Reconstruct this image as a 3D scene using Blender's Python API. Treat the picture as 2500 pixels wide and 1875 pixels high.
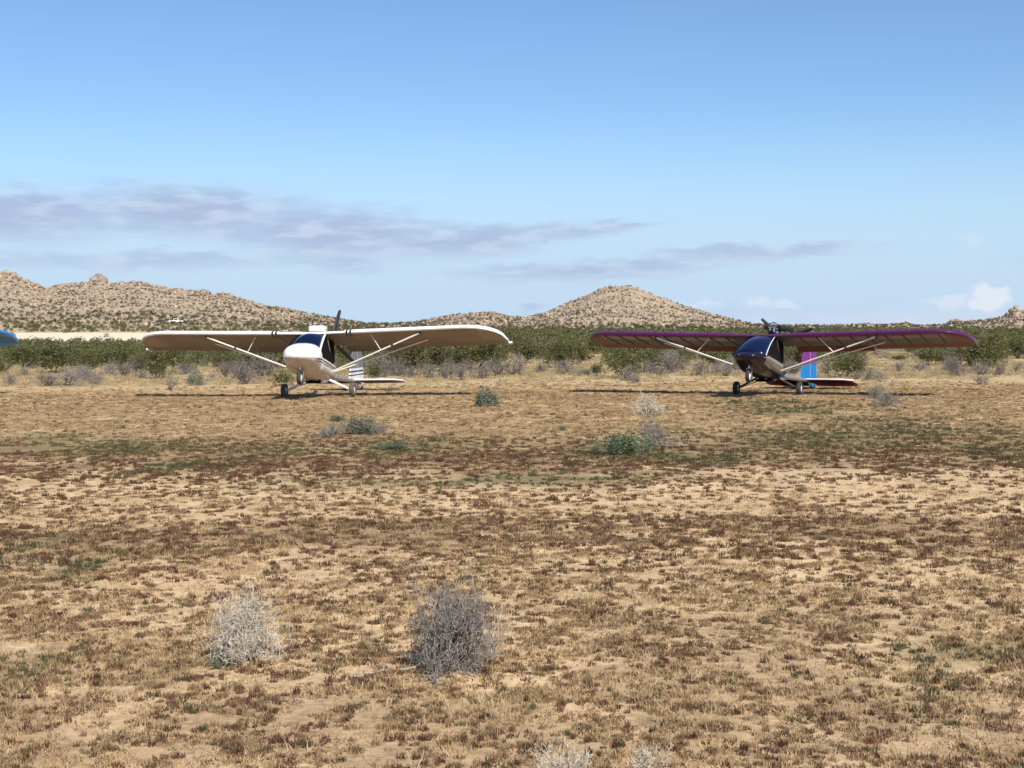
import bpy, math, random
import numpy as np
from mathutils import Vector, Matrix, Euler

scene = bpy.context.scene
for o in list(bpy.data.objects):
    bpy.data.objects.remove(o)
C = scene.collection
R = math.radians
F = 3611.0            # focal length in photograph pixels
HZ = 798.0            # horizon row
EYE = 1.65

# ------------------------------------------------------------------ camera
cam = bpy.data.cameras.new('camera')
cam.sensor_width = 36.0
cam.lens = 52.0
cam.clip_start = 0.1
cam.clip_end = 30000
camo = bpy.data.objects.new('camera', cam)
camo.location = (0, 0, EYE)
camo.rotation_euler = (math.pi / 2 - math.atan((937.5 - HZ) / F), 0, 0)
C.objects.link(camo)
scene.camera = camo

# ------------------------------------------------------------------ sun, sky, exposure
SUN_EL, SUN_AZ = 46.0, 155.0          # azimuth clockwise from +Y
S = Vector((math.sin(R(SUN_AZ)) * math.cos(R(SUN_EL)), math.cos(R(SUN_AZ)) * math.cos(R(SUN_EL)), math.sin(R(SUN_EL))))
sun = bpy.data.lights.new('sun', 'SUN')
sun.energy = 5.0
sun.angle = R(0.5)
sun.color = (1.0, 0.95, 0.87)
suno = bpy.data.objects.new('sun', sun)
suno.rotation_euler = S.to_track_quat('Z', 'Y').to_euler()
suno.location = (0, 0, 60)
C.objects.link(suno)

scene.view_settings.view_transform = 'Standard'
scene.view_settings.look = 'None'
scene.view_settings.gamma = 1.0
scene.view_settings.use_curve_mapping = False
scene.view_settings.exposure = 0.33
scene.render.engine = 'CYCLES'
scene.render.resolution_x = 1024
scene.render.resolution_y = 768

world = bpy.data.worlds.new('World')
scene.world = world
world.use_nodes = True
wt = world.node_tree
wt.nodes.clear()
def N(t, typ, **kw):
    n = t.nodes.new(typ)
    for k, v in kw.items():
        setattr(n, k, v)
    return n
def val(t, x):
    return x
def M2(t, op, a, b=None, c=None, clamp=False):
    n = N(t, 'ShaderNodeMath', operation=op)
    n.use_clamp = clamp
    for i, v in enumerate((a, b, c)):
        if v is None: continue
        if isinstance(v, (int, float)): n.inputs[i].default_value = v
        else: t.links.new(v, n.inputs[i])
    return n.outputs[0]
def smooth(t, x, a, b):
    n = N(t, 'ShaderNodeMapRange', interpolation_type='SMOOTHSTEP')
    t.links.new(x, n.inputs[0])
    n.inputs[1].default_value = a; n.inputs[2].default_value = b
    n.inputs[3].default_value = 0; n.inputs[4].default_value = 1
    return n.outputs[0]
def mixc(t, f, a, b):
    n = N(t, 'ShaderNodeMix', data_type='RGBA')
    if isinstance(f, (int, float)): n.inputs[0].default_value = f
    else: t.links.new(f, n.inputs[0])
    for i, v in ((6, a), (7, b)):
        if isinstance(v, tuple): n.inputs[i].default_value = (v[0], v[1], v[2], 1)
        else: t.links.new(v, n.inputs[i])
    return n.outputs[2]
def noise(t, vec, scale, detail=4, rough=.55, dist=0.0):
    n = N(t, 'ShaderNodeTexNoise')
    n.inputs['Scale'].default_value = scale
    n.inputs['Detail'].default_value = detail
    n.inputs['Roughness'].default_value = rough
    n.inputs['Distortion'].default_value = dist
    if vec is not None: t.links.new(vec, n.inputs['Vector'])
    return n.outputs[0]

sky = N(wt, 'ShaderNodeTexSky', sky_type='NISHITA')
sky.sun_disc = False
sky.sun_elevation = R(SUN_EL)
sky.sun_rotation = R(SUN_AZ)
sky.altitude = 900
sky.air_density = 1.0
sky.dust_density = 0.35
sky.ozone_density = 1.6
tc = N(wt, 'ShaderNodeTexCoord')
sep = N(wt, 'ShaderNodeSeparateXYZ')
wt.links.new(tc.outputs['Generated'], sep.inputs[0])
azn = M2(wt, 'ARCTAN2', sep.outputs[0], sep.outputs[1])
U = M2(wt, 'MULTIPLY_ADD', azn, 3.611, 0.0)        # thousands of pixels, direction space
V = M2(wt, 'MULTIPLY', M2(wt, 'ARCSINE', sep.outputs[2]), 3.611)
cmb = N(wt, 'ShaderNodeCombineXYZ')
wt.links.new(M2(wt, 'MULTIPLY', U, 2.2), cmb.inputs[0])
wt.links.new(M2(wt, 'MULTIPLY', V, 9.0), cmb.inputs[1])
n1 = noise(wt, cmb.outputs[0], 1.6, 5, .5)
n2 = noise(wt, cmb.outputs[0], 4.0, 5, .5)
cmb2 = N(wt, 'ShaderNodeCombineXYZ')
wt.links.new(M2(wt, 'MULTIPLY', U, 9.0), cmb2.inputs[0])
wt.links.new(M2(wt, 'MULTIPLY', V, 12.0), cmb2.inputs[1])
cmb2.inputs[2].default_value = 3.3
n3 = noise(wt, cmb2.outputs[0], 1.5, 5, .55)
Ud = M2(wt, 'MULTIPLY_ADD', M2(wt, 'SUBTRACT', n1, .5), .32, U)
Vd = M2(wt, 'MULTIPLY_ADD', M2(wt, 'SUBTRACT', n2, .5), .075, V)
def blob(px, py, a, b, slope=0.0, s=1.0, soft=.8, UU=None, VV=None):
    u0 = (px - 1250) / 1000.0; v0 = (HZ - py) / 1000.0
    UU = UU or Ud; VV = VV or Vd
    du = M2(wt, 'SUBTRACT', UU, u0)
    dv = M2(wt, 'SUBTRACT', M2(wt, 'SUBTRACT', VV, v0), M2(wt, 'MULTIPLY', du, slope))
    q = M2(wt, 'SQRT', M2(wt, 'ADD', M2(wt, 'POWER', M2(wt, 'ABSOLUTE', M2(wt, 'DIVIDE', du, a / 1000.)), 2.0),
                          M2(wt, 'POWER', M2(wt, 'ABSOLUTE', M2(wt, 'DIVIDE', dv, b / 1000.)), 2.0)))
    m = smooth(wt, q, 1.0, 1.0 - soft)
    return M2(wt, 'MULTIPLY', m, s)
def union(ms):
    r = ms[0]
    for m in ms[1:]: r = M2(wt, 'MAXIMUM', r, m)
    return r
grey = union([
    blob(-500, 520, 900, 111.02, 0.0, .9), blob(60, 540, 420, 98.332, 0, .95), blob(480, 525, 420, 95.16, -.02, .95), blob(820, 575, 420, 98.332, -.02, .9),
    blob(1120, 590, 330, 60.268, .02, .9), blob(1420, 562, 290, 23.79, .07, .85, .8), blob(860, 645, 150, 41.236, 0, .6),
    blob(-300, 645, 900, 31.72, 0, .7), blob(420, 640, 420, 38.064, .02, .65), blob(1480, 660, 430, 31.72, .055, .8), blob(1840, 618, 380, 26.962, .03, .75, .8),
    blob(1290, 754, 70, 14.274, .1, .5), blob(2700, 640, 400, 47.58, 0, .4), blob(2050, 790, 1100, 63.44, 0, .4, .9)])
Us = M2(wt, 'MULTIPLY_ADD', M2(wt, 'SUBTRACT', n1, .5), .12, U); Vs = M2(wt, 'MULTIPLY_ADD', M2(wt, 'SUBTRACT', n3, .5), .045, V)
bank = union([blob(-300, 535, 700, 72, 0, .72, .6, Us, Vs), blob(330, 535, 560, 62, -.02, .74, .6, Us, Vs), blob(760, 570, 520, 58, -.03, .74, .6, Us, Vs), blob(1230, 577, 400, 34, .06, .74, .7, Us, Vs),
              blob(300, 642, 560, 24, .0, .5, .7, Us, Vs), blob(1480, 654, 520, 24, .04, .66, .7, Us, Vs), blob(760, 635, 200, 30, 0, .5, .7, Us, Vs), blob(1850, 618, 320, 15, .03, .5, .8, Us, Vs)])
grey = M2(wt, 'MAXIMUM', grey, bank)
# loose streaks elsewhere round the horizon, so the sky goes on the same way out of frame
band = M2(wt, 'MULTIPLY', smooth(wt, V, .02, .12), smooth(wt, V, .9, .3))
side = smooth(wt, M2(wt, 'ABSOLUTE', U), 1.35, 2.0)
stre = M2(wt, 'MULTIPLY', M2(wt, 'MULTIPLY', smooth(wt, n1, .52, .68), band), M2(wt, 'MULTIPLY', side, .8))
grey = M2(wt, 'MAXIMUM', grey, stre)
Uw = M2(wt, 'MULTIPLY_ADD', M2(wt, 'SUBTRACT', n3, .5), .12, U)
Vw = M2(wt, 'MULTIPLY_ADD', M2(wt, 'SUBTRACT', n3, .5), .10, V)
white = union([blob(2375, 728, 60, 42, 0, .85, .5, Uw, Vw), blob(2280, 742, 75, 22, 0, .55, .8, Uw, Vw), blob(1845, 738, 50, 22, 0, .5, .8, Uw, Vw),
               blob(1910, 745, 60, 20, 0, .5, .8, Uw, Vw), blob(1700, 750, 90, 18, 0, .4, .9, Uw, Vw), blob(2330, 594, 70, 7, 0, .25, .9, Uw, Vw),
               blob(2300, 790, 900, 55, 0, .35, .9)])
hsv = N(wt, 'ShaderNodeHueSaturation')
hsv.inputs['Saturation'].default_value = 1.0
wt.links.new(sky.outputs[0], hsv.inputs['Color'])
SKYCOL = hsv
bg = N(wt, 'ShaderNodeBackground'); bg.inputs[1].default_value = 0.10
wbal = N(wt, 'ShaderNodeMix', data_type='RGBA', blend_type='MULTIPLY'); wbal.inputs[0].default_value = 1.0
wt.links.new(hsv.outputs[0], wbal.inputs[6]); wbal.inputs[7].default_value = (.73, .90, 1.06, 1)
hazew = M2(wt, 'MULTIPLY', smooth(wt, V, .55, .06), .96)
skyc = mixc(wt, hazew, wbal.outputs[2], (4.3, 5.62, 7.1))
wt.links.new(skyc, bg.inputs[0])
bgc = N(wt, 'ShaderNodeBackground'); bgc.inputs[1].default_value = 0.80
ccol = mixc(wt, smooth(wt, n2, .42, .66), (.42, .525, .735), (.56, .65, .83))
wt.links.new(ccol, bgc.inputs[0])
bgw = N(wt, 'ShaderNodeBackground'); bgw.inputs[1].default_value = 0.80
bgw.inputs[0].default_value = (.80, .83, .93, 1)
mx = N(wt, 'ShaderNodeMixShader'); mx2 = N(wt, 'ShaderNodeMixShader')
wt.links.new(grey, mx.inputs[0]); wt.links.new(bg.outputs[0], mx.inputs[1]); wt.links.new(bgc.outputs[0], mx.inputs[2])
wt.links.new(white, mx2.inputs[0]); wt.links.new(mx.outputs[0], mx2.inputs[1]); wt.links.new(bgw.outputs[0], mx2.inputs[2])
wo = N(wt, 'ShaderNodeOutputWorld')
wt.links.new(mx2.outputs[0], wo.inputs[0])

# ------------------------------------------------------------------ numeric noise
def _h(ix, iy, seed):
    n = (ix.astype(np.int64) * 374761393 + iy.astype(np.int64) * 668265263 + seed * 974634777) & 0xffffffff
    n = ((n ^ (n >> 13)) * 1274126177) & 0xffffffff
    return ((n ^ (n >> 16)) & 0xffff) / 65535.0
def vn(x, y, seed=0):
    x = np.asarray(x, float); y = np.asarray(y, float)
    ix = np.floor(x); iy = np.floor(y); fx = x - ix; fy = y - iy
    fx = fx * fx * (3 - 2 * fx); fy = fy * fy * (3 - 2 * fy)
    a = _h(ix, iy, seed); b = _h(ix + 1, iy, seed); c = _h(ix, iy + 1, seed); d = _h(ix + 1, iy + 1, seed)
    return (a * (1 - fx) + b * fx) * (1 - fy) + (c * (1 - fx) + d * fx) * fy
def fbm(x, y, seed=0, oct=4, g=.5):
    s = 0; a = 1; t = 0
    for i in range(oct):
        s = s + a * vn(x * 2 ** i, y * 2 ** i, seed + i * 17); t += a; a *= g
    return s / t
def sst(x, a, b):
    t = np.clip((x - a) / (b - a), 0, 1)
    return t * t * (3 - 2 * t)

# ------------------------------------------------------------------ terrain
SX = [-6000, -3500, -2400, -1700, -1100, -700, -350, -100, 0, 22, 45, 70, 100, 118, 150, 175, 225, 232, 245, 258, 264, 290, 325, 345, 375, 405, 440, 470, 495, 505, 520, 545, 562, 580, 610, 640,
      670, 690, 715, 745, 800, 850, 900, 960, 1010, 1055, 1090, 1120, 1150, 1180, 1200, 1225, 1245, 1280, 1300, 1330, 1370, 1400, 1430, 1450, 1470, 1495, 1520, 1540, 1555, 1580, 1620, 1660, 1700,
      1740, 1780, 1810, 1840, 1900, 2000, 2060, 2100, 2118, 2130, 2150, 2180, 2205, 2216, 2225, 2240, 2300, 2318, 2330, 2345, 2365, 2400, 2425, 2450, 2468, 2480, 2500, 2560, 2700, 2900, 3200, 3600, 4400, 8500]
SY = [797, 780, 760, 742, 752, 722, 700, 676, 668, 667, 676, 686, 701, 704, 697, 694, 690, 683, 682, 684, 694, 694, 691, 691, 698, 703, 708, 711, 712, 714, 720, 718, 721, 728, 738, 747,
      750, 752, 757, 764, 774, 783, 789, 790, 787, 779, 772, 768, 767, 764, 763, 768, 773, 775, 772, 764, 747, 735, 722, 713, 705, 701, 700, 701, 705, 716, 730, 744, 757,
      768, 777, 785, 791, 794, 795, 794, 792, 790, 793, 793, 792, 789, 788, 793, 795, 793, 787, 785, 786, 786, 782, 779, 773, 762, 758, 760, 748, 742, 752, 746, 770, 790, 797]
SX = np.array(SX, float); SY = np.array(SY, float)
def hgt(x, y, detail=True):
    x = np.asarray(x, float); y = np.asarray(y, float)
    r = np.sqrt(x * x + y * y) + 1e-6
    az = np.arctan2(x, y)
    Ux = np.where(np.abs(az) < 1.2, 1250 + F * np.tan(np.clip(az, -1.2, 1.2)), np.sign(az) * 9000)
    ys = np.interp(Ux, SX, SY, left=797, right=797)
    zr = EYE + (HZ - ys) * 762 * np.cos(az) / F
    mL = 1 - sst(Ux, 800, 1150)
    R0 = 520 - 70 * mL
    t = np.clip((r - R0) / (760 - R0), 0, 1)
    back = 1 - sst(r, 775, 1200)
    hill = zr * (t ** 1.12) * back
    left = np.interp(r, [0, 60, 120, 240, 300, 445, 500, 600, 3000], [0, 0, -1.0, -1.75, -1.0, -.06, .0, 0, 0])
    right = np.interp(r, [0, 60, 200, 520, 3000], [0, 0, -.25, 0, 0])
    z = hill + left * mL + right * (1 - mL)
    z = z + .0115 * 14 * np.tanh(x / 14) * (1 - sst(r, 60, 160))
    hm = t * back * np.clip(zr / 14, 0, 1)
    if detail:
        z = z + hm * ((fbm(x / 26, y / 26, 3, 4) - .5) * 5.0 * (1 - t ** 6) + (fbm(x / 5, y / 5, 9, 3) - .5) * 1.6)
        z = z + (fbm(x / 2.2, y / 2.2, 21, 3) - .5) * .045 * (1 - sst(r, 40, 120)) + (fbm(x / 9, y / 9, 25, 3) - .5) * .25 * sst(r, 46, 90) * (1 - sst(r, 300, 450))
    return z
def hz(x, y):
    return float(hgt(np.array([x]), np.array([y]))[0])
TH = math.atan((937.5 - HZ) / F)
def ray(px, py):
    dx = (px - 1250) / F; dy = -(py - 937.5) / F
    return Vector((dx, math.cos(TH) + dy * math.sin(TH), -math.sin(TH) + dy * math.cos(TH)))
def G(px, py):
    d = ray(px, py); z = 0.0
    for _ in range(12):
        k = (z - EYE) / d.z
        z = hz(d.x * k, d.y * k)
    return Vector((d.x * k, d.y * k, z))

# ------------------------------------------------------------------ materials
def mat(name, col, rough=.8, metal=0.0, var=0.0, vscale=8.0, spec=.5, trans=0.0, coat=0.0, sub=None, bump=0.0, bscale=40.0, alpha=1.0, alt=None, objrand=0.0):
    m = bpy.data.materials.new(name); m.use_nodes = True
    t = m.node_tree; b = t.nodes['Principled BSDF']
    b.inputs['Roughness'].default_value = rough
    b.inputs['Metallic'].default_value = metal
    b.inputs['Specular IOR Level'].default_value = spec
    b.inputs['Coat Weight'].default_value = coat
    b.inputs['Alpha'].default_value = alpha
    c = None
    tcn = N(t, 'ShaderNodeTexCoord')
    if var or alt:
        nz = noise(t, tcn.outputs['Object'], vscale, 4)
        f = smooth(t, nz, .35, .65)
        a = tuple(v * (1 - var) for v in col) if not alt else col
        bb = tuple(min(1, v * (1 + var)) for v in col) if not alt else alt
        c = mixc(t, f, a, bb)
    if objrand:
        oi = N(t, 'ShaderNodeObjectInfo')
        hs = N(t, 'ShaderNodeHueSaturation')
        if c is None: hs.inputs['Color'].default_value = (*col, 1)
        else: t.links.new(c, hs.inputs['Color'])
        t.links.new(M2(t, 'MULTIPLY_ADD', oi.outputs['Random'], 2 * objrand, 1 - objrand), hs.inputs['Value'])
        t.links.new(M2(t, 'MULTIPLY_ADD', oi.outputs['Random'], .03, .485), hs.inputs['Hue'])
        c = hs.outputs[0]
    if c is None: b.inputs['Base Color'].default_value = (*col, 1)
    else: t.links.new(c, b.inputs['Base Color'])
    if bump:
        bn = N(t, 'ShaderNodeBump'); bn.inputs['Strength'].default_value = bump; bn.inputs['Distance'].default_value = .01
        t.links.new(noise(t, tcn.outputs['Object'], bscale, 5), bn.inputs['Height'])
        t.links.new(bn.outputs[0], b.inputs['Normal'])
    if sub:                                  # thin translucent cloth or leaf
        tr = N(t, 'ShaderNodeBsdfTranslucent'); tr.inputs[0].default_value = (*sub[0], 1)
        ms = N(t, 'ShaderNodeMixShader'); ms.inputs[0].default_value = sub[1]
        out = t.nodes['Material Output']
        t.links.new(b.outputs[0], ms.inputs[1]); t.links.new(tr.outputs[0], ms.inputs[2]); t.links.new(ms.outputs[0], out.inputs[0])
    return m

# ground: colour worked out from where the cover grows, fine grain in the shader
gm = bpy.data.materials.new('desert_ground'); gm.use_nodes = True
t = gm.node_tree; b = t.nodes['Principled BSDF']; b.inputs['Roughness'].default_value = .95; b.inputs['Specular IOR Level'].default_value = .15
at = N(t, 'ShaderNodeAttribute', attribute_name='tone')
tcn = N(t, 'ShaderNodeTexCoord')
g1 = noise(t, tcn.outputs['Object'], 14, 6, .65)
g2 = noise(t, tcn.outputs['Object'], 2.3, 5, .6)
g3 = noise(t, tcn.outputs['Object'], 90, 3, .6)
hs = N(t, 'ShaderNodeHueSaturation')
lit = M2(t, 'MULTIPLY', M2(t, 'MULTIPLY', smooth(t, noise(t, tcn.outputs['Object'], 22, 4, .7), .47, .60), at.outputs['Alpha']), .62)
t.links.new(mixc(t, lit, at.outputs[0], (.23, .15, .08)), hs.inputs['Color'])
vv = M2(t, 'ADD', M2(t, 'MULTIPLY', smooth(t, g1, .3, .7), .35), M2(t, 'MULTIPLY', smooth(t, g2, .3, .7), .22))
vv = M2(t, 'ADD', vv, M2(t, 'MULTIPLY_ADD', g3, .3, .58))
t.links.new(vv, hs.inputs['Value'])
t.links.new(hs.outputs[0], b.inputs['Base Color'])
bn = N(t, 'ShaderNodeBump'); bn.inputs['Strength'].default_value = .6; bn.inputs['Distance'].default_value = .02
t.links.new(M2(t, 'ADD', g1, M2(t, 'MULTIPLY', g3, .4)), bn.inputs['Height']); t.links.new(bn.outputs[0], b.inputs['Normal'])

def tint_mat(name, rough=.9, trans=.25, jitter=.25):
    m = bpy.data.materials.new(name); m.use_nodes = True
    t = m.node_tree; b = t.nodes['Principled BSDF']; b.inputs['Roughness'].default_value = rough; b.inputs['Specular IOR Level'].default_value = .2
    a = N(t, 'ShaderNodeAttribute', attribute_name='tint', attribute_type='INSTANCER')
    tcn = N(t, 'ShaderNodeTexCoord')
    nz = noise(t, tcn.outputs['Object'], 30, 2)
    h = N(t, 'ShaderNodeHueSaturation')
    t.links.new(a.outputs[0], h.inputs['Color'])
    t.links.new(M2(t, 'MULTIPLY_ADD', nz, 2 * jitter * 1.6, 1 - jitter * 1.6), h.inputs['Value'])
    t.links.new(h.outputs[0], b.inputs['Base Color'])
    if trans:
        tr = N(t, 'ShaderNodeBsdfTranslucent'); t.links.new(h.outputs[0], tr.inputs[0])
        ms = N(t, 'ShaderNodeMixShader'); ms.inputs[0].default_value = trans
        t.links.new(b.outputs[0], ms.inputs[1]); t.links.new(tr.outputs[0], ms.inputs[2]); t.links.new(ms.outputs[0], t.nodes['Material Output'].inputs[0])
    return m
m_cover = tint_mat('cover_plants')
m_farshrub = tint_mat('scrub_foliage', jitter=.35)
m_rocky = tint_mat('hill_rock', trans=0, jitter=.2)

m_leaf = mat('creosote_leaf', (.085, .092, .022), .6, alt=(.15, .142, .045), vscale=3, sub=((.16, .165, .04), .25), objrand=.25)
m_leaf2 = mat('sage_leaf', (.13, .16, .10), .8, alt=(.24, .26, .18), vscale=9, sub=((.2, .23, .14), .25), objrand=.15)
m_leafg = mat('fresh_green_leaf', (.075, .12, .045), .7, alt=(.17, .22, .11), vscale=12, sub=((.16, .22, .07), .25))
m_stem = mat('dark_stem', (.11, .085, .065), .9, var=.3, vscale=6)
m_greytwig = mat('grey_twig', (.15, .125, .11), .9, alt=(.30, .265, .23), vscale=7, objrand=.2)
m_greytwig2 = mat('grey_brush_twig', (.14, .12, .105), .85, alt=(.37, .325, .28), vscale=20)
m_paletwig = mat('pale_twig', (.42, .36, .27), .85, alt=(.70, .63, .52), vscale=25)
m_boulder = mat('granite', (.24, .18, .14), .9, alt=(.36, .285, .22), vscale=.8, objrand=.15, bump=.6, bscale=3)
m_wood = mat('weathered_wood', (.24, .185, .14), .85, alt=(.44, .37, .29), vscale=14, bump=.5)

# ------------------------------------------------------------------ object helpers
def tag(o, label=None, cat=None, group=None, kind=None):
    if label: o['label'] = label
    if cat: o['category'] = cat
    if group: o['group'] = group
    if kind: o['kind'] = kind
    return o
def thing(name, label, cat, loc=(0, 0, 0), rot=(0, 0, 0), group=None, scale=1.0):
    o = bpy.data.objects.new(name, None); C.objects.link(o)
    o.empty_display_size = .3
    o.location = loc; o.rotation_euler = rot; o.scale = (scale,) * 3
    return tag(o, label, cat, group)
def mesh_np(name, V_, F_, mats, mi=None, smooth_=False):
    """V_ (n,3) float, F_ list of arrays (each (m,k) int) ; mi list of material ids per array"""
    me = bpy.data.meshes.new(name)
    V_ = np.asarray(V_, np.float32)
    Fs = [np.asarray(f, np.int32) for f in F_ if len(f)]
    nl = sum(f.size for f in Fs); nf = sum(len(f) for f in Fs)
    me.vertices.add(len(V_)); me.vertices.foreach_set('co', V_.ravel())
    me.loops.add(nl); me.polygons.add(nf)
    me.loops.foreach_set('vertex_index', np.concatenate([f.ravel() for f in Fs]))
    tot = np.concatenate([np.full(len(f), f.shape[1], np.int32) for f in Fs])
    st = np.concatenate([[0], np.cumsum(tot)[:-1]]).astype(np.int32)
    me.polygons.foreach_set('loop_start', st)
    me.polygons.foreach_set('loop_total', tot)
    if mi is not None:
        arr = np.concatenate([np.full(len(f), k, np.int32) if np.isscalar(k) else np.asarray(k, np.int32) for f, k in zip([f for f in F_ if len(f)], mi)])
        me.polygons.foreach_set('material_index', arr)
    if smooth_: me.polygons.foreach_set('use_smooth', np.ones(nf, bool))
    for m in mats: me.materials.append(m)
    me.update(calc_edges=True); me.validate()
    return me
def link(name, me, parent=None):
    o = bpy.data.objects.new(name, me); C.objects.link(o)
    if parent: o.parent = parent
    return o

class MB:
    def __init__(s): s.v = []; s.f = []; s.m = []
    def add(s, vs, fs, m=0):
        k = len(s.v); s.v += [tuple(v) for v in vs]; s.f += [tuple(i + k for i in f) for f in fs]; s.m += [m] * len(fs)
    def tube(s, p0, p1, r0, r1=None, n=8, m=0, flat=1.0, caps=True):
        r1 = r0 if r1 is None else r1
        p0 = Vector(p0); p1 = Vector(p1); d = (p1 - p0).normalized()
        a = d.cross(Vector((0, 0, 1)))
        if a.length < .05: a = d.cross(Vector((1, 0, 0)))
        a.normalize(); b_ = d.cross(a)
        vs = []
        for p, r in ((p0, r0), (p1, r1)):
            for i in range(n):
                th = 2 * math.pi * i / n
                vs.append(p + a * (math.cos(th) * r * flat) + b_ * (math.sin(th) * r))
        fs = [(i, (i + 1) % n, n + (i + 1) % n, n + i) for i in range(n)]
        if caps: fs += [tuple(range(n))[::-1], tuple(range(n, 2 * n))]
        s.add(vs, fs, m)
    def path(s, pts, r, n=8, m=0):
        for a, b_ in zip(pts[:-1], pts[1:]): s.tube(a, b_, r, r, n, m)
    def box(s, c, d, m=0, ry=0.0):
        cx, cy, cz = c; hx, hy, hz_ = [q / 2 for q in d]
        vs = []
        for sx in (-1, 1):
            for sy in (-1, 1):
                for sz in (-1, 1):
                    x, y, z = sx * hx, sy * hy, sz * hz_
                    x, z = x * math.cos(ry) - z * math.sin(ry), x * math.sin(ry) + z * math.cos(ry)
                    vs.append((cx + x, cy + y, cz + z))
        s.add(vs, [(0, 1, 3, 2), (4, 6, 7, 5), (0, 4, 5, 1), (2, 3, 7, 6), (0, 2, 6, 4), (1, 5, 7, 3)], m)
    def loft(s, rings, m=0, closed=True, caps=True, mf=None):
        n = len(rings[0]); vs = [p for r_ in rings for p in r_]; fs = []; ms = []
        for i in range(len(rings) - 1):
            for j in range(n if closed else n - 1):
                k = (j + 1) % n
                fs.append((i * n + j, i * n + k, (i + 1) * n + k, (i + 1) * n + j)); ms.append(mf(i, j) if mf else m)
        if caps and closed:
            fs.append(tuple(range(n))[::-1]); ms.append(ms[0]); fs.append(tuple(range((len(rings) - 1) * n, len(rings) * n))); ms.append(ms[-1])
        k = len(s.v); s.v += [tuple(v) for v in vs]; s.f += [tuple(i + k for i in f) for f in fs]; s.m += ms
    def lathe_y(s, c, prof, n=24, m=0):
        rings = []
        for i in range(n):
            th = 2 * math.pi * i / n
            rings.append([(c[0] + r * math.cos(th), c[1] + y, c[2] + r * math.sin(th)) for y, r in prof])
        rings.append(rings[0])
        s.loft(rings, m, closed=False)
    def build(s, name, mats, parent=None, smooth_=False, bevel=0.0, angle=40):
        me = bpy.data.meshes.new(name)
        me.from_pydata(s.v, [], s.f)
        mats = mats if isinstance(mats, (list, tuple)) else [mats]
        for q in mats: me.materials.append(q)
        me.polygons.foreach_set('material_index', s.m)
        if smooth_: me.polygons.foreach_set('use_smooth', [True] * len(s.f))
        me.validate(); me.update()
        if smooth_:
            try: me.set_sharp_from_angle(angle=R(angle))
            except Exception: pass
        o = link(name, me, parent)
        if bevel:
            bv = o.modifiers.new('bevel', 'BEVEL'); bv.width = bevel; bv.segments = 2; bv.limit_method = 'ANGLE'
        return o

# ------------------------------------------------------------------ ground sheet
def ground_tone(x, y):
    r = np.sqrt(x * x + y * y)
    D = y * (1 + .10 * (fbm(x / 3.5, y / 2.0, 31, 3) - .5)) + .6 * (fbm(x / 1.6, y / 3., 33, 2) - .5)
    sand = np.array([.60, .425, .245]); tan = np.array([.42, .292, .15]); brown = np.array([.19, .115, .062])
    straw = np.array([.45, .335, .18]); green = np.array([.155, .13, .058]); orange = np.array([.46, .315, .16])
    k = lambda pts: np.interp(D, [p[0] for p in pts], [p[1] for p in pts])
    w_brown = k([(0, .35), (8, .32), (9, .1), (10.6, .1), (11.2, .5), (12.1, .5), (12.6, .1), (16.2, .12), (17.2, .6), (20, .55), (22, .25), (36, .12), (37.5, .1), (44, 0)])
    w_tan = k([(0, .2), (12, .1), (16, .1), (20, .5), (25, .75), (38, .6), (40, .2), (43, .1), (46, 0)])
    w_or = k([(22, 0), (26, .35), (38, .35), (38.6, .9), (42, .9), (44, 0)])
    w_straw = k([(41, 0), (43.5, 1), (60, 1)]) * 1.0
    n = fbm(x / .9, y / .9, 41, 4)
    w_brown = w_brown * sst(n, .3, .6) * 1.3
    gr = green_mask(x, y, D)
    col = sand[None] * np.ones((len(x), 1))
    def mx_(w, c):
        nonlocal col
        w = np.clip(w, 0, 1)[:, None]; col = col * (1 - w) + c[None] * w
    mx_(w_tan, tan); mx_(w_or, orange); mx_(w_brown, brown); mx_(w_straw, straw); mx_(gr * .85, green)
    # sandy openings
    op = sst(fbm(x / 1.1, y / .8, 47, 3), .62, .72) * sst(D, 22, 25) * (1 - sst(D, 34, 37))
    mx_(op * .8, sand)
    # a broken dark brown line running past the aircraft
    ln = np.exp(-((D - 36.9 - .4 * np.sin(x * .3)) / .30) ** 2) * sst(fbm(x / 1.5, y / 1.5, 53, 2), .3, .5)
    mx_(ln * .55, np.array([.14, .085, .05]))
    for q, wd, a_ in ((33.3, .10, .35), (34.4, .10, .3), (29.5, .12, .2), (40.6, .18, .4), (16.6, .06, .0)):
        mx_(np.exp(-((y - q - .25 * np.sin(x * .22 + q)) / wd) ** 2) * a_ * sst(fbm(x / 1.2, y / 2, 54, 2), .35, .6), np.array([.22, .14, .075]))
    # hills and plain
    far = sst(r, 60, 110)
    plain = np.array([.40, .31, .19]); hillc = np.array([.37, .28, .195]); hill2 = np.array([.27, .20, .155])
    mx_(far, plain)
    az = np.arctan2(x, y); Ux = 1250 + F * np.tan(np.clip(az, -1.2, 1.2))
    strip = sst(r, 285, 300) * (1 - sst(r, 440, 455)) * (1 - sst(Ux, 800, 1000))
    mx_(strip, np.array([.66, .56, .40]))
    hf = sst(r, 455, 560)
    nn = fbm(x / 18, y / 18, 61, 4)
    mx_(hf, hillc); mx_(hf * sst(nn, .5, .65) * .8, hill2)
    nf = fbm(x / 3, y / 3, 63, 3)
    mx_(hf * sst(nf, .55, .7) * .5, np.array([.46, .36, .24]))
    return col
def gauss(x, y, cx, cy, sx, sy):
    return np.exp(-((x - cx) / sx) ** 2 - ((y - cy) / sy) ** 2)
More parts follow.
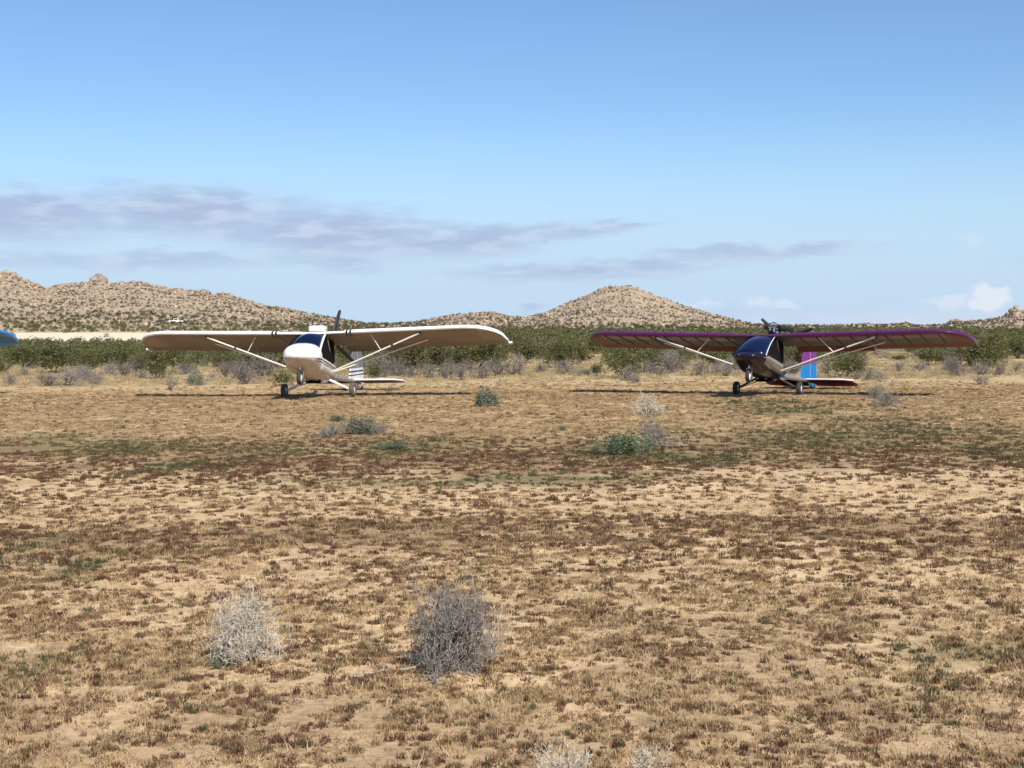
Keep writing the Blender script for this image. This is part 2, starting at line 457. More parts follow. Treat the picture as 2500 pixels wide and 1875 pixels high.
def green_mask(x, y, D):
    m = 0
    for (px, py, wx, dy_) in [(250, 1082, 320, 20), (120, 1060, 160, 14), (820, 1082, 330, 20), (960, 1100, 100, 14), (1500, 1105, 200, 18), (1700, 1120, 200, 18), (1950, 1010, 160, 16), (2000, 1080, 260, 28), (2250, 1060, 220, 40), (2400, 1100, 160, 30), (1880, 990, 150, 10), (400, 1130, 150, 20), (2350, 1690, 230, 60), (60, 1330, 60, 40), (200, 1370, 70, 30), (2420, 1610, 200, 30), (1250, 1175, 500, 16), (80, 1620, 60, 30), (680, 1100, 130, 14)]:
        d = 5958.0 / (py - HZ)
        cx = (px - 1250) / F * d; sx = wx / F * d; sy = d * d / 5958.0 * dy_
        m = np.maximum(m, gauss(x, y, cx, d, sx, sy))
    n = fbm(x / .8, y / 1.1, 71, 4)
    return np.clip(m * sst(n, .25, .52) * 1.15, 0, 1)

az = np.concatenate([np.arange(-180, -30, 6.0), np.arange(-30, -21, 1.0), np.arange(-21, 21.01, .105), np.arange(22, 31, 1.0), np.arange(36, 180, 6.0)])
az = np.radians(az)
rs = [0.6]
while rs[-1] < 60: rs.append(rs[-1] * 1.0125 + .004)
while rs[-1] < 450: rs.append(rs[-1] * 1.028)
while rs[-1] < 800: rs.append(rs[-1] + 2.6)
while rs[-1] < 9000: rs.append(rs[-1] * 1.12)
rs = np.array(rs)
RR, AA = np.meshgrid(rs, az, indexing='ij')
X = (RR * np.sin(AA)).ravel(); Y = (RR * np.cos(AA)).ravel()
Z = hgt(X, Y)
nr, na = len(rs), len(az)
idx = np.arange(nr * na).reshape(nr, na)
nx = np.roll(idx, -1, axis=1)
quads = np.stack([idx[:-1, :], nx[:-1, :], nx[1:, :], idx[1:, :]], -1).reshape(-1, 4)[:, ::-1]
cidx = nr * na
tri = np.stack([idx[0], nx[0], np.full(na, cidx)], -1)
Vg = np.stack([X, Y, Z], 1); Vg = np.vstack([Vg, [[0, 0, 0]]])
gme = mesh_np('ground', Vg, [quads, tri], [gm], smooth_=True)
tone = np.ones((len(Vg), 4), np.float32)
tone[:, :3] = ground_tone(Vg[:, 0], Vg[:, 1])
tone[:, 3] = np.interp(Vg[:, 1], [0, 8.5, 9, 11, 11.5, 12.3, 13, 16, 17, 36, 39, 44, 60], [.9, .9, .7, .65, 1, 1, .25, .25, .9, .55, .3, .3, 0]) * (.55 + .45 * sst(fbm(Vg[:, 0] / .8, Vg[:, 1] / .8, 58, 3), .35, .6))
ca = gme.color_attributes.new('tone', 'FLOAT_COLOR', 'POINT'); ca.data.foreach_set('color', tone.ravel())
go = link('ground', gme); tag(go, kind='structure')

# ------------------------------------------------------------------ scattering (one object, many small plants)
def scatter(name, label, cat, pts, rot, scl, tmpl_i, tint, templates, material):
    """mesh = template geometry + loose points; geometry nodes put a template on each point"""
    nv = 0; VV = []; FF = []; tid = []
    for k, (v, fl) in enumerate(templates):
        VV.append(np.asarray(v, float)); tid += [k + 1] * len(v)
        for f in fl: FF.append(np.asarray(f) + nv)
        nv += len(v)
    VV.append(pts); tid += [0] * len(pts)
    allv = np.vstack(VV)
    me = mesh_np(name, allv, FF, [material])
    me.materials.clear(); me.materials.append(material)
    def attr(n, typ, data, key):
        a = me.attributes.new(n, typ, 'POINT'); a.data.foreach_set(key, data.ravel())
    attr('tid', 'INT', np.array(tid, np.int32), 'value')
    pad = lambda a, w: np.vstack([np.zeros((nv, w)), a]).astype(np.float32)
    attr('rot', 'FLOAT_VECTOR', pad(rot, 3), 'vector')
    attr('scl', 'FLOAT_VECTOR', pad(scl, 3), 'vector')
    attr('pick', 'INT', np.concatenate([np.zeros(nv), tmpl_i]).astype(np.int32), 'value')
    attr('tint', 'FLOAT_COLOR', np.hstack([pad(tint, 3), np.ones((len(allv), 1), np.float32)]).astype(np.float32), 'color')
    o = link(name, me); tag(o, label, cat, kind='stuff')
    ng = bpy.data.node_groups.new(name + '_nodes', 'GeometryNodeTree')
    ng.interface.new_socket('Geometry', in_out='INPUT', socket_type='NodeSocketGeometry')
    ng.interface.new_socket('Geometry', in_out='OUTPUT', socket_type='NodeSocketGeometry')
    gi = ng.nodes.new('NodeGroupInput'); goo = ng.nodes.new('NodeGroupOutput')
    def named(n, typ):
        a = ng.nodes.new('GeometryNodeInputNamedAttribute'); a.data_type = typ; a.inputs[0].default_value = n
        return a.outputs[0]
    def sel(k):
        c = ng.nodes.new('FunctionNodeCompare'); c.data_type = 'INT'; c.operation = 'EQUAL'
        ng.links.new(named('tid', 'INT'), c.inputs[2]); c.inputs[3].default_value = k
        s_ = ng.nodes.new('GeometryNodeSeparateGeometry'); s_.domain = 'POINT'
        ng.links.new(gi.outputs[0], s_.inputs[0]); ng.links.new(c.outputs[0], s_.inputs[1])
        return s_.outputs[0]
    jn = ng.nodes.new('GeometryNodeJoinGeometry')
    for k in range(len(templates), 0, -1):
        ti = ng.nodes.new('GeometryNodeGeometryToInstance'); ng.links.new(sel(k), ti.inputs[0]); ng.links.new(ti.outputs[0], jn.inputs[0])
    ip = ng.nodes.new('GeometryNodeInstanceOnPoints')
    ng.links.new(sel(0), ip.inputs['Points']); ng.links.new(jn.outputs[0], ip.inputs['Instance'])
    ip.inputs['Pick Instance'].default_value = True
    ng.links.new(named('pick', 'INT'), ip.inputs['Instance Index'])
    er = ng.nodes.new('FunctionNodeEulerToRotation'); ng.links.new(named('rot', 'FLOAT_VECTOR'), er.inputs[0])
    ng.links.new(er.outputs[0], ip.inputs['Rotation']); ng.links.new(named('scl', 'FLOAT_VECTOR'), ip.inputs['Scale'])
    ng.links.new(ip.outputs[0], goo.inputs[0])
    md = o.modifiers.new('scatter', 'NODES'); md.node_group = ng
    return o

def blades(rng, n, rad, h, w, lean=.6, flatten=1.0):
    """clump of narrow bent blades: two quads tall each"""
    a = rng.uniform(0, 2 * np.pi, n); q = rad * np.sqrt(rng.uniform(0, 1, n))
    bx = q * np.cos(a); by = q * np.sin(a)
    la = rng.uniform(0, 2 * np.pi, n); ll = rng.uniform(0, lean, n)
    hh = h * rng.uniform(.45, 1.1, n); wd = w * rng.uniform(.6, 1.3, n)
    fa = rng.uniform(0, np.pi, n); fx = np.cos(fa); fy = np.sin(fa)
    V_ = []
    for k, (s_, ws) in enumerate(((0, 1.0), (.55, .9), (1.0, .15))):
        ox = np.cos(la) * ll * hh * s_ ** 1.5; oy = np.sin(la) * ll * hh * s_ ** 1.5
        for sg in (-1, 1):
            V_.append(np.stack([bx + ox + sg * fx * wd * ws / 2, by + oy + sg * fy * wd * ws / 2, hh * s_ * (1 - .25 * ll) - .004], 1))
    V_ = np.stack(V_, 1).reshape(-1, 3)
    b_ = np.arange(n)[:, None] * 6
    f = np.vstack([b_ + np.array([[0, 1, 3, 2]]), b_ + np.array([[2, 3, 5, 4]])])
    return V_, [f]

def leafquads(rng, cen, size, out=None):
    n = len(cen)
    a = rng.normal(size=(n, 3)); a /= np.linalg.norm(a, axis=1, keepdims=True)
    b_ = rng.normal(size=(n, 3)); b_ -= (a * b_).sum(1, keepdims=True) * a; b_ /= np.linalg.norm(b_, axis=1, keepdims=True)
    s_ = (size * rng.uniform(.5, 1.3, n))[:, None]
    V_ = np.stack([cen - a * s_ * .6, cen + b_ * s_ * .35, cen + a * s_ * .6, cen - b_ * s_ * .35], 1).reshape(-1, 3)
    f = np.arange(n)[:, None] * 4 + np.arange(4)[None]
    return V_, f

def tubes(segs, sides=3):
    """segs (n,8): p0,p1,r0,r1"""
    s_ = np.asarray(segs, float); n = len(s_)
    p0 = s_[:, :3]; p1 = s_[:, 3:6]; d = p1 - p0; d /= (np.linalg.norm(d, axis=1, keepdims=True) + 1e-9)
    ref = np.where(np.abs(d[:, 2:3]) < .9, np.array([[0, 0, 1.]]), np.array([[1., 0, 0]]))
    a = np.cross(d, ref); a /= np.linalg.norm(a, axis=1, keepdims=True); b_ = np.cross(d, a)
    V_ = []
    for p, r in ((p0, s_[:, 6:7]), (p1, s_[:, 7:8])):
        for i in range(sides):
            th = 2 * np.pi * i / sides
            V_.append(p + a * np.cos(th) * r + b_ * np.sin(th) * r)
    V_ = np.stack(V_, 1).reshape(-1, 3)
    base = np.arange(n)[:, None] * 2 * sides
    f = np.vstack([base + np.array([[i, (i + 1) % sides, sides + (i + 1) % sides, sides + i]]) for i in range(sides)])
    return V_, f

def grow(rng, nstem, H, spread, r0, steps, seg, kids, depth, crook=.35, up=.12, out=None):
    """branching shrub skeleton; returns (segments, tips)"""
    segs = []; tips = []
    def br(p, d, r, ln, lev):
        k = max(2, int(steps * (1 - .22 * lev)))
        for i in range(k):
            d = d + rng.normal(size=3) * crook; d[2] += up; d /= np.linalg.norm(d)
            q = p + d * ln / k * rng.uniform(.7, 1.3)
            r1 = max(r * .84, r0 * .30)
            if q[2] < .008: q[2] = .008; d[2] = abs(d[2])
            segs.append((*p, *q, r, r1)); p = q; r = r1
            if lev >= 1 or i > 0: tips.append((*q, lev))
            if lev < depth and (i > 0 or lev > 0):
                for _ in range(kids):
                    if rng.uniform() < .75:
                        nd = d + rng.normal(size=3) * .75; nd /= np.linalg.norm(nd)
                        br(p.copy(), nd, r * .62, ln * rng.uniform(.38, .62), lev + 1)
    for i in range(nstem):
        a = rng.uniform(0, 2 * np.pi); sp = spread * math.sqrt(rng.uniform(.02, 1))
        d = np.array([math.cos(a) * sp, math.sin(a) * sp, 1.0]); d /= np.linalg.norm(d)
        br(np.array([math.cos(a), math.sin(a), 0]) * .03 * H + np.array([0, 0, -.01]), d, r0, H * rng.uniform(.7, 1.0) * (1 + .25 * sp), 0)
    return np.array(segs), np.array(tips)

def fit(V_list, H, W):
    """scale point arrays to a given height and width"""
    A = np.vstack(V_list)
    h = np.percentile(A[:, 2], 99.5); w = np.percentile(np.abs(A[:, :2]), 98) * 2
    return np.array([W / w, W / w, H / h])

# ---- shrub builders returning (stem mesh, foliage mesh), unit size (height 1, width 1)
def creosote_mesh(seed, leaf=.05, n=1900):
    rng = np.random.default_rng(seed)
    sg, tp = grow(rng, 16, 1.0, 1.0, .013, 5, .2, 2, 2, .22, .08)
    lf = tp[tp[:, 3] >= 1][:, :3]
    c = lf[rng.integers(0, len(lf), n)] + rng.normal(size=(n, 3)) * .045
    k = fit([c], 1, 1); sg[:, :3] *= k; sg[:, 3:6] *= k; c = c * k
    c = c[c[:, 2] > .06 + .16 * rng.uniform(size=len(c))]
    keep = rng.permutation(len(sg))[:420]
    v, f = tubes(sg[keep] if len(sg) > 420 else sg)
    ms = mesh_np('creosote_stems', v, [f], [m_stem])
    lv, lf_ = leafquads(rng, c, leaf)
    return ms, mesh_np('creosote_foliage', lv, [lf_], [m_leaf])
def dead_mesh(seed, mt, n=420, r=.006, crook=.33, name='dead_twigs'):
    rng = np.random.default_rng(seed)
    sg, tp = grow(rng, 14, 1.0, 1.3, r, 5, .2, 2, 2, crook, .05)
    k = fit([sg[:, 3:6]], 1, 1); sg[:, :3] *= k; sg[:, 3:6] *= k
    sg = sg[rng.permutation(len(sg))[:n * 3]] if len(sg) > n * 3 else sg
    v, f = tubes(sg)
    return mesh_np(name, v, [f], [mt])
def sage_mesh(seed, mt=None, leaf=.05, n=900):
    rng = np.random.default_rng(seed)
    c = rng.normal(size=(n, 3)); c /= np.linalg.norm(c, axis=1, keepdims=True)
    c[:, 2] = np.abs(c[:, 2]); c *= (rng.uniform(.2, 1.25, n) ** .45)[:, None] * .5
    bm_ = 1 + .7 * (fbm(c[:, 0] * 7 + 5, c[:, 1] * 6 + c[:, 2] * 5, seed, 3) - .5) * 2
    c *= bm_[:, None]; c[:, 2] *= 2; c[:, 2] = c[:, 2] * .85 + .1
    tocen = c * np.array([1, 1, 0]) * .35; 
    # upright leafy shoots
    sh = np.hstack([c * .55 + np.array([0, 0, 0]), c, np.full((n, 1), .007), np.full((n, 1), .003)])[:260]
    v, f = tubes(sh)
    v2, f2 = leafquads(rng, c, leaf)
    return mesh_np('stems', v, [f], [m_greytwig]), mesh_np('foliage', v2, [f2], [mt or m_leaf2])

CRE = [creosote_mesh(100 + i) for i in range(9)]
DEAD = [dead_mesh(200 + i, m_greytwig, n=900, r=.016) for i in range(6)]
SAGE = [sage_mesh(300 + i) for i in range(4)]

def place_shrub(name, loc, H, W, kind, label, cat, group=None, rz=None, parts=True, depthw=1.0, rnd=random):
    rz = rnd.uniform(0, 6.28) if rz is None else rz
    if kind == 'dead':
        o = link(name, rnd.choice(DEAD)); o.location = loc; o.rotation_euler = (0, 0, rz); o.scale = (W, W * depthw, H)
        return tag(o, label, cat, group)
    a, b_ = rnd.choice(CRE if kind == 'creosote' else SAGE)
    if not parts:
        o = link(name, b_)
        o.location = loc; o.rotation_euler = (0, 0, rz); o.scale = (W, W * depthw, H)
        return tag(o, label, cat, group)
    rt = thing(name, label, cat, loc, (0, 0, rz), group); rt.scale = (W, W * depthw, H)
    tag(link('stems', a, rt), kind='stuff'); tag(link('foliage', b_, rt), kind='stuff')
    return rt

# ------------------------------------------------------------------ scrub: the shrubs one can tell apart
rnd = random.Random(5)
def zone(px):
    if px < 350: return 'left of the white aircraft'
    if px < 1240: return 'behind the white aircraft'
    if px < 1450: return 'between the two aircraft'
    if px < 2360: return 'behind the purple winged aircraft'
    return 'right of the purple wing'
CATS = {'creosote': ('creosote_bush', 'bush'), 'dead': ('dead_bush', 'bush'), 'sage': ('sagebrush', 'bush')}
front = [
 (130, 912, 78, 125, 'creosote'), (60, 900, 70, 110, 'creosote'), (210, 912, 62, 80, 'creosote'), (345, 913, 50, 66, 'creosote'), (270, 900, 62, 90, 'creosote'), (5, 915, 40, 40, 'creosote'),
 (115, 943, 40, 74, 'dead'), (165, 943, 48, 95, 'dead'), (235, 939, 34, 44, 'dead'), (25, 941, 36, 46, 'dead'), (300, 919, 42, 80, 'dead'), (58, 918, 30, 40, 'dead'), (345, 924, 22, 50, 'dead'), (205, 925, 40, 50, 'sage'),
 (425, 900, 66, 90, 'creosote'), (482, 893, 46, 60, 'creosote'), (545, 908, 60, 66, 'creosote'), (590, 893, 66, 80, 'creosote'), (450, 915, 34, 80, 'dead'), (520, 925, 18, 30, 'dead'),
 (602, 937, 56, 82, 'dead'), (650, 920, 60, 100, 'dead'), (695, 942, 46, 66, 'creosote'), (560, 915, 40, 60, 'dead'),
 (850, 885, 56, 60, 'creosote'), (905, 925, 38, 62, 'creosote'), (930, 912, 50, 74, 'sage'), (975, 918, 52, 66, 'dead'), (800, 905, 50, 80, 'creosote'),
 (1005, 905, 62, 70, 'creosote'), (1055, 908, 76, 100, 'creosote'), (1110, 903, 76, 90, 'creosote'), (1165, 903, 84, 110, 'creosote'), (1215, 893, 72, 80, 'creosote'),
 (1050, 923, 44, 60, 'dead'), (1090, 925, 40, 60, 'dead'), (1130, 929, 46, 60, 'dead'), (1175, 924, 44, 70, 'dead'), (1212, 918, 52, 80, 'dead'), (1252, 917, 56, 76, 'dead'), (1010, 922, 30, 44, 'dead'),
 (1285, 887, 64, 60, 'creosote'), (1320, 909, 28, 32, 'sage'), (1375, 916, 46, 64, 'dead'), (1375, 897, 76, 90, 'creosote'), (1410, 890, 60, 80, 'creosote'), (1330, 880, 50, 50, 'dead'),
 (1455, 919, 36, 38, 'creosote'), (1428, 918, 24, 40, 'sage'), (1530, 924, 84, 104, 'creosote'), (1500, 900, 70, 80, 'creosote'), (1537, 929, 40, 66, 'dead'), (1600, 907, 66, 90, 'creosote'), (1640, 912, 56, 96, 'dead'), (1705, 917, 48, 70, 'dead'), (1600, 918, 40, 60, 'dead'), (1553, 936, 20, 24, 'sage'),
 (1760, 897, 54, 64, 'creosote'), (1772, 918, 42, 64, 'dead'), (1880, 900, 50, 90, 'creosote'), (1940, 898, 56, 80, 'creosote'), (1935, 915, 40, 60, 'dead'),
 (2058, 922, 66, 112, 'creosote'), (2095, 905, 60, 60, 'creosote'), (2148, 933, 36, 34, 'dead'), (2122, 931, 34, 30, 'sage'), (2020, 915, 40, 50, 'dead'), (2092, 926, 24, 40, 'dead'),
 (2195, 881, 20, 46, 'creosote'), (2193, 909, 32, 38, 'dead'), (2265, 893, 56, 90, 'creosote'), (2250, 907, 34, 60, 'dead'), (2310, 890, 46, 60, 'creosote'),
 (2385, 907, 92, 104, 'creosote'), (2432, 893, 78, 100, 'creosote'), (2485, 876, 60, 80, 'creosote'), (2340, 918, 40, 60, 'dead'), (2395, 915, 40, 60, 'dead'), (2440, 917, 42, 44, 'dead'), (2485, 909, 28, 34, 'dead'), (2395, 939, 24, 54, 'dead'),
 (2160, 875, 24, 34, 'dead'), (2335, 900, 50, 60, 'dead'), (2140, 868, 28, 36, 'dead'),
]
taken = []
adj = {'creosote': 'olive leafy bush', 'dead': 'dry grey leafless bush', 'sage': 'pale grey green bush'}
ORD = 'first second third fourth fifth sixth seventh eighth ninth tenth eleventh twelfth thirteenth fourteenth fifteenth sixteenth seventeenth eighteenth nineteenth twentieth'.split()
ORD += ['twenty ' + q for q in ORD[:9]] + ['thirtieth'] + ['thirty ' + q for q in ORD[:9]]
special = {
 (1530, 924): 'tall olive creosote bush under the left half of the purple wing', (2385, 907): 'tall green creosote bush just beyond the right tip of the purple wing',
 (1285, 887): 'round olive creosote bush standing just right of the white wing tip', (2058, 922): 'wide dark green bush right behind the blue and purple tail fin',
 (695, 942): 'low bright green bush directly behind the nose of the white aircraft', (602, 937): 'dead grey bush of spread bare branches under the left strut of the white wing',
 (2195, 881): 'small flat bright green bush on bare sand under the right part of the purple wing', (2395, 939): 'low grey brown bush at the field edge below the tall right hand creosote',
 (905, 925): 'dark green bush just right of the white tail fin', (165, 943): 'largest dry grey bush at the field edge left of the white aircraft',
 (1553, 936): 'tiny grey green bush at the foot of the tall creosote under the purple wing', (1320, 909): 'small grey green bush alone on pale sand between the two aircraft'}
cnt = {'creosote': 0, 'dead': 0, 'sage': 0}
for px, py, h, w, kd in front:
    p = G(px, py); s_ = p.y / F
    lab = special.get((px, py)); grp = None
    if not lab:
        same_ = sorted(q[0] for q in front if q[4] == kd and zone(q[0]) == zone(px) and (q[0], q[1]) not in special)
        lab = adj[kd] + ' at scrub edge ' + zone(px).replace('aircraft', 'plane') + ', ' + ORD[same_.index(px)] + ' from left'; grp = adj[kd] + ' near scrub edge ' + zone(px)
    nm, ct = CATS[kd]; cnt[kd] += 1
    place_shrub(nm, p, h * s_, w * s_ * 1.05, kd, lab, ct, grp, rnd=rnd)
    taken.append((p.x, p.y, w * s_ * .5))
# fill behind the front row, nearest ones as individuals
rg = np.random.default_rng(11)
cand = []
for _ in range(60000):
    r_ = math.sqrt(rg.uniform(50 ** 2, 128 ** 2)); a = rg.uniform(-.42, .42)
    x = r_ * math.sin(a); y = r_ * math.cos(a)
    if len(cand) > 1200: break
    mind = 1.9 if y > 60 else 2.3
    dens = vn(x / 9, y / 9, 81)
    if dens < .44 and y < 75: continue
    if dens < .34: continue
    ok = all((x - q[0]) ** 2 + (y - q[1]) ** 2 > mind ** 2 for q in cand[-1200:]) and all((x - q[0]) ** 2 + (y - q[1]) ** 2 > (q[2] + .5) ** 2 for q in taken)
    if ok: cand.append((x, y))
# photo shows an open sandy patch right of the purple tail and smaller gaps
def openpatch(px, py):
    for (cx, cy, sx, sy) in [(2170, 890, 75, 30), (1310, 900, 60, 22), (1440, 890, 45, 25), (520, 885, 40, 14), (940, 880, 30, 14), (2470, 915, 60, 25)]:
        if ((px - cx) / sx) ** 2 + ((py - cy) / sy) ** 2 < 1: return True
    return False
fill = []
for x, y in cand:
    px = 1250 + F * x / y; py = HZ + F * (EYE - hz(x, y)) / y
    if openpatch(px, py): continue
    fill.append((y, x, px, py))
fill.sort()
nfar = []
ZN = [(-1e9, 100, 'behind the blue wing tip'), (100, 350, 'left of the white wing'), (350, 540, 'behind the left white wing tip'), (540, 700, 'behind the left white strut'), (700, 880, 'behind the white pod'),
      (880, 1050, 'behind the right white strut'), (1050, 1240, 'behind the right white wing tip'), (1240, 1450, 'between the two aircraft'), (1450, 1620, 'behind the left purple wing tip'),
      (1620, 1800, 'behind the left purple strut'), (1800, 2010, 'behind the purple pod and fin'), (2010, 2200, 'behind the right purple strut'), (2200, 2360, 'behind the right purple wing tip'), (2360, 1e9, 'right of the purple wing')]
picked = []
for (y, x, px, py) in fill:
    kd = 'creosote' if rnd.random() < (.72 if y > 60 else .5) else ('dead' if rnd.random() < .75 else 'sage')
    if -60 < px < 2560 and cnt[kd] < (290 if kd == 'creosote' else 140):
        cnt[kd] += 1
        row = 'first' if y < 72 else ('middle' if y < 92 else 'far')
        zn = [z[2] for z in ZN if z[0] <= px < z[1]][0]
        picked.append((px, x, y, kd, adj[kd] + ', ' + row + ' scrub rows ' + zn))
    else: nfar.append((x, y))
from collections import defaultdict
tally = defaultdict(int)
total = defaultdict(int)
for q in picked: total[q[4]] += 1
for (px, x, y, kd, ph) in sorted(picked):
    tally[ph] += 1
    H = rnd.choice([rnd.uniform(.6, 1.0), rnd.uniform(.9, 1.35), rnd.uniform(1.1, 1.6)]) if kd == 'creosote' else rnd.uniform(.45, .85)
    W = H * rnd.uniform(1.0, 1.5)
    lab = ph if total[ph] == 1 else ph + ', ' + ORD[tally[ph] - 1] + ' from left'
    nm, ct = CATS[kd]
    place_shrub(nm, (x, y, hz(x, y) - .02), H, W, kd, lab, ct, ph.replace(',', ''), parts=y < 90, rnd=rnd)
print('shrubs', cnt, len(nfar))

# ------------------------------------------------------------------ far scrub: instanced
rg = np.random.default_rng(12)
def far_tmpl(seed, n=110, leaf=.17):
    r_ = np.random.default_rng(seed)
    c = r_.normal(size=(n, 3)); c /= np.linalg.norm(c, axis=1, keepdims=True); c[:, 2] = np.abs(c[:, 2])
    c *= (r_.uniform(.2, 1, n) ** .45)[:, None] * np.array([.5, .5, .92]); c *= (1 + .5 * (vn(c[:, 0] * 5 + 9, c[:, 1] * 5 + c[:, 2] * 4, seed) - .5))[:, None]
    c[:, 2] += .04
    v, f = leafquads(r_, c, leaf)
    return v, [f]
def collect(n, fn):
    P = fn(n); return P
def far_points():
    out = []
    # plain
    n = 30000
    r_ = np.sqrt(rg.uniform(92 ** 2, 560 ** 2, n)); a = rg.uniform(-.42, .42, n)
    x = r_ * np.sin(a); y = r_ * np.cos(a)
    Ux = 1250 + F * x / y
    strip = (Ux < 900) & (r_ > 278) & (r_ < 452)
    dn = vn(x / 12, y / 12, 83)
    p = np.where(r_ < 150, .30, np.where(r_ < 450, .52, np.where(Ux < 1000, .12, .4))) * np.where(dn < .3, .45, 1.0)
    near_done = r_ < 118
    keep = (rg.uniform(size=n) < p) & ~(near_done & (np.abs(Ux - 1250) < 1310) & (r_ < 110)) 
    keep &= ~(strip & (rg.uniform(size=n) > .004))
    out.append(np.stack([x[keep], y[keep], np.ones(keep.sum()) * 1.0], 1))
    # hills
    n = 26000
    r_ = rg.uniform(452, 790, n); a = rg.uniform(-.42, .42, n)
    x = r_ * np.sin(a); y = r_ * np.cos(a)
    tt = np.clip((r_ - 500) / 260, 0, 1)
    cl = vn(x / 10, y / 10, 85)
    keep = rg.uniform(size=n) < (.74 - .25 * tt ** .7) * (.30 + 1.2 * cl)
    out.append(np.stack([x[keep], y[keep], np.full(keep.sum(), .70)], 1))
    out.append(np.array([[q[0], q[1], 1.0] for q in nfar]) if nfar else np.zeros((0, 3)))
    return np.vstack(out)
P = far_points()
zz = hgt(P[:, 0], P[:, 1])
rr = np.hypot(P[:, 0], P[:, 1])
sc = rg.uniform(.75, 1.45, len(P)) * P[:, 2]
scl = np.stack([sc * 1.35, sc * 1.35, sc * np.where(rr > 470, .95, 1.0)], 1)
tints = np.array([[.092, .096, .032], [.115, .115, .04], [.135, .125, .055], [.20, .175, .13], [.15, .13, .09]])
w = rg.choice(5, len(P), p=[.33, .3, .2, .07, .10])
hillm = rr > 500
w[hillm] = rg.choice([0, 2, 4], hillm.sum(), p=[.3, .4, .3])
tn = tints[w] * rg.uniform(.8, 1.2, (len(P), 1)) * np.where(hillm, .80, 1.0)[:, None]
scatter('far_scrub', 'countless small olive bushes covering the plain and dotting the hills', 'scrub', np.stack([P[:, 0], P[:, 1], zz - .05], 1),
        np.stack([np.zeros(len(P)), np.zeros(len(P)), rg.uniform(0, 6.28, len(P))], 1), scl, rg.integers(0, 5, len(P)), tn, [far_tmpl(400 + i) for i in range(5)], m_farshrub)

# ------------------------------------------------------------------ rocks on the hills
def rock(seed, n1=2):
    import bmesh
    bm = bmesh.new(); bmesh.ops.create_icosphere(bm, subdivisions=n1, radius=.5)
    r_ = np.random.default_rng(seed)
    pl = r_.normal(size=(9, 3)); pl /= np.linalg.norm(pl, axis=1, keepdims=True); dd = r_.uniform(.28, .42, 9)
    for v in bm.verts:
        p = np.array(v.co)
        for q, d in zip(pl, dd):
            e = p @ q
            if e > d: p = p - q * (e - d) * .85
        v.co = p
    V_ = np.array([tuple(v.co) for v in bm.verts]); F_ = np.array([[v.index for v in f.verts] for f in bm.faces]); bm.free()
    return V_, [F_]
rg = np.random.default_rng(13)
n = 26000
r_ = rg.uniform(480, 775, n); a = rg.uniform(-.42, .42, n)
x = r_ * np.sin(a); y = r_ * np.cos(a)
tt = np.clip((r_ - 470) / 290, 0, 1)
Ux = 1250 + F * x / y
hgh = (HZ - np.interp(Ux, SX, SY)) / 100
kp = rg.uniform(size=n) < np.clip(hgh, .05, 1) * (.08 + .45 * tt) * np.where(vn(x / 15, y / 15, 87) > .5, 1.2, .5)
x, y, r_ = x[kp], y[kp], r_[kp]; n = len(x)
sz = np.minimum(np.exp(rg.normal(.15, .45, n)), 2.3)
tn = np.array([.34, .26, .175])[None] * rg.uniform(.75, 1.25, (n, 1)) * (1 + rg.normal(size=(n, 3)) * .03)
scatter('hill_rocks', 'tan granite rocks littering the slopes of the desert hills', 'rocks', np.stack([x, y, hgt(x, y) + sz * .05], 1), rg.uniform(0, 6.28, (n, 3)),
        np.stack([sz * 1.2, sz * 1.1, sz * .9], 1), rg.integers(0, 5, n), tn, [rock(500 + i, 1) for i in range(5)], m_rocky)
RK = []
for i in range(6):
    v, f = rock(520 + i, 3); RK.append(mesh_np('boulder', v, f, [m_boulder]))
crest = [(233, 5.0), (242, 6.5), (252, 5.2), (224, 3.4), (20, 4), (34, 3.5), (95, 3), (120, 3), (152, 3.2), (168, 2.8), (190, 3), (300, 3), (325, 3.5), (342, 3), (372, 2.6), (402, 2.8), (440, 2.6), (470, 2.5), (500, 3.8), (508, 3), (545, 3.2), (562, 4), (566, 3), (590, 3.2),
         (612, 2.6), (640, 2.2), (668, 1.8), (715, 1.8), (1100, 2), (1150, 2.4), (1180, 2.2), (1465, 2.6), (1490, 2.4), (1520, 3), (1545, 2.4), (2322, 3.6), (2334, 3.2), (2346, 3.0), (2418, 2.5), (2458, 3), (2470, 4), (2482, 4.5), (2494, 3.5), (2205, 2.2), (2213, 2.4)]
for (u, s_) in crest:
    a = math.atan((u - 1250) / F); rr_ = 752 + rnd.uniform(-6, 6)
    x = rr_ * math.sin(a); y = rr_ * math.cos(a)
    if u < 800:
        hl, gp = 'left'+' hill', 'boulders on the crest of the left hill'
    elif u < 1300: hl, gp = 'low middle hill', 'boulders on the crest of the low middle hill'
    elif u < 1900: hl, gp = 'round central hill', 'boulders on the top of the round central hill'
    else: hl, gp = 'right hill', 'boulders on the crest of the right hill'
    sm_ = sorted(q[0] for q in crest if (q[0] < 800) == (u < 800) and (800 <= q[0] < 1300) == (800 <= u < 1300) and (q[0] >= 1900) == (u >= 1900))
    lab = 'tan granite boulder on the crest of the ' + hl + ', ' + ORD[sm_.index(u)] + ' from left'
    if 220 < u < 260: lab, gp = ORD[[224, 233, 242, 252].index(u)] + ' block from left of the square rocky knob on the left hill', 'blocks of the rocky knob on the left hill'
    o = link('boulder', rnd.choice(RK)); o.location = (x, y, hz(x, y) + s_ * .08); o.scale = (s_ * rnd.uniform(.9, 1.4), s_, s_ * rnd.uniform(.75, 1.0)); o.rotation_euler = (rnd.uniform(-.3, .3), rnd.uniform(-.3, .3), rnd.uniform(0, 6.3))
    tag(o, lab, 'boulder', gp)

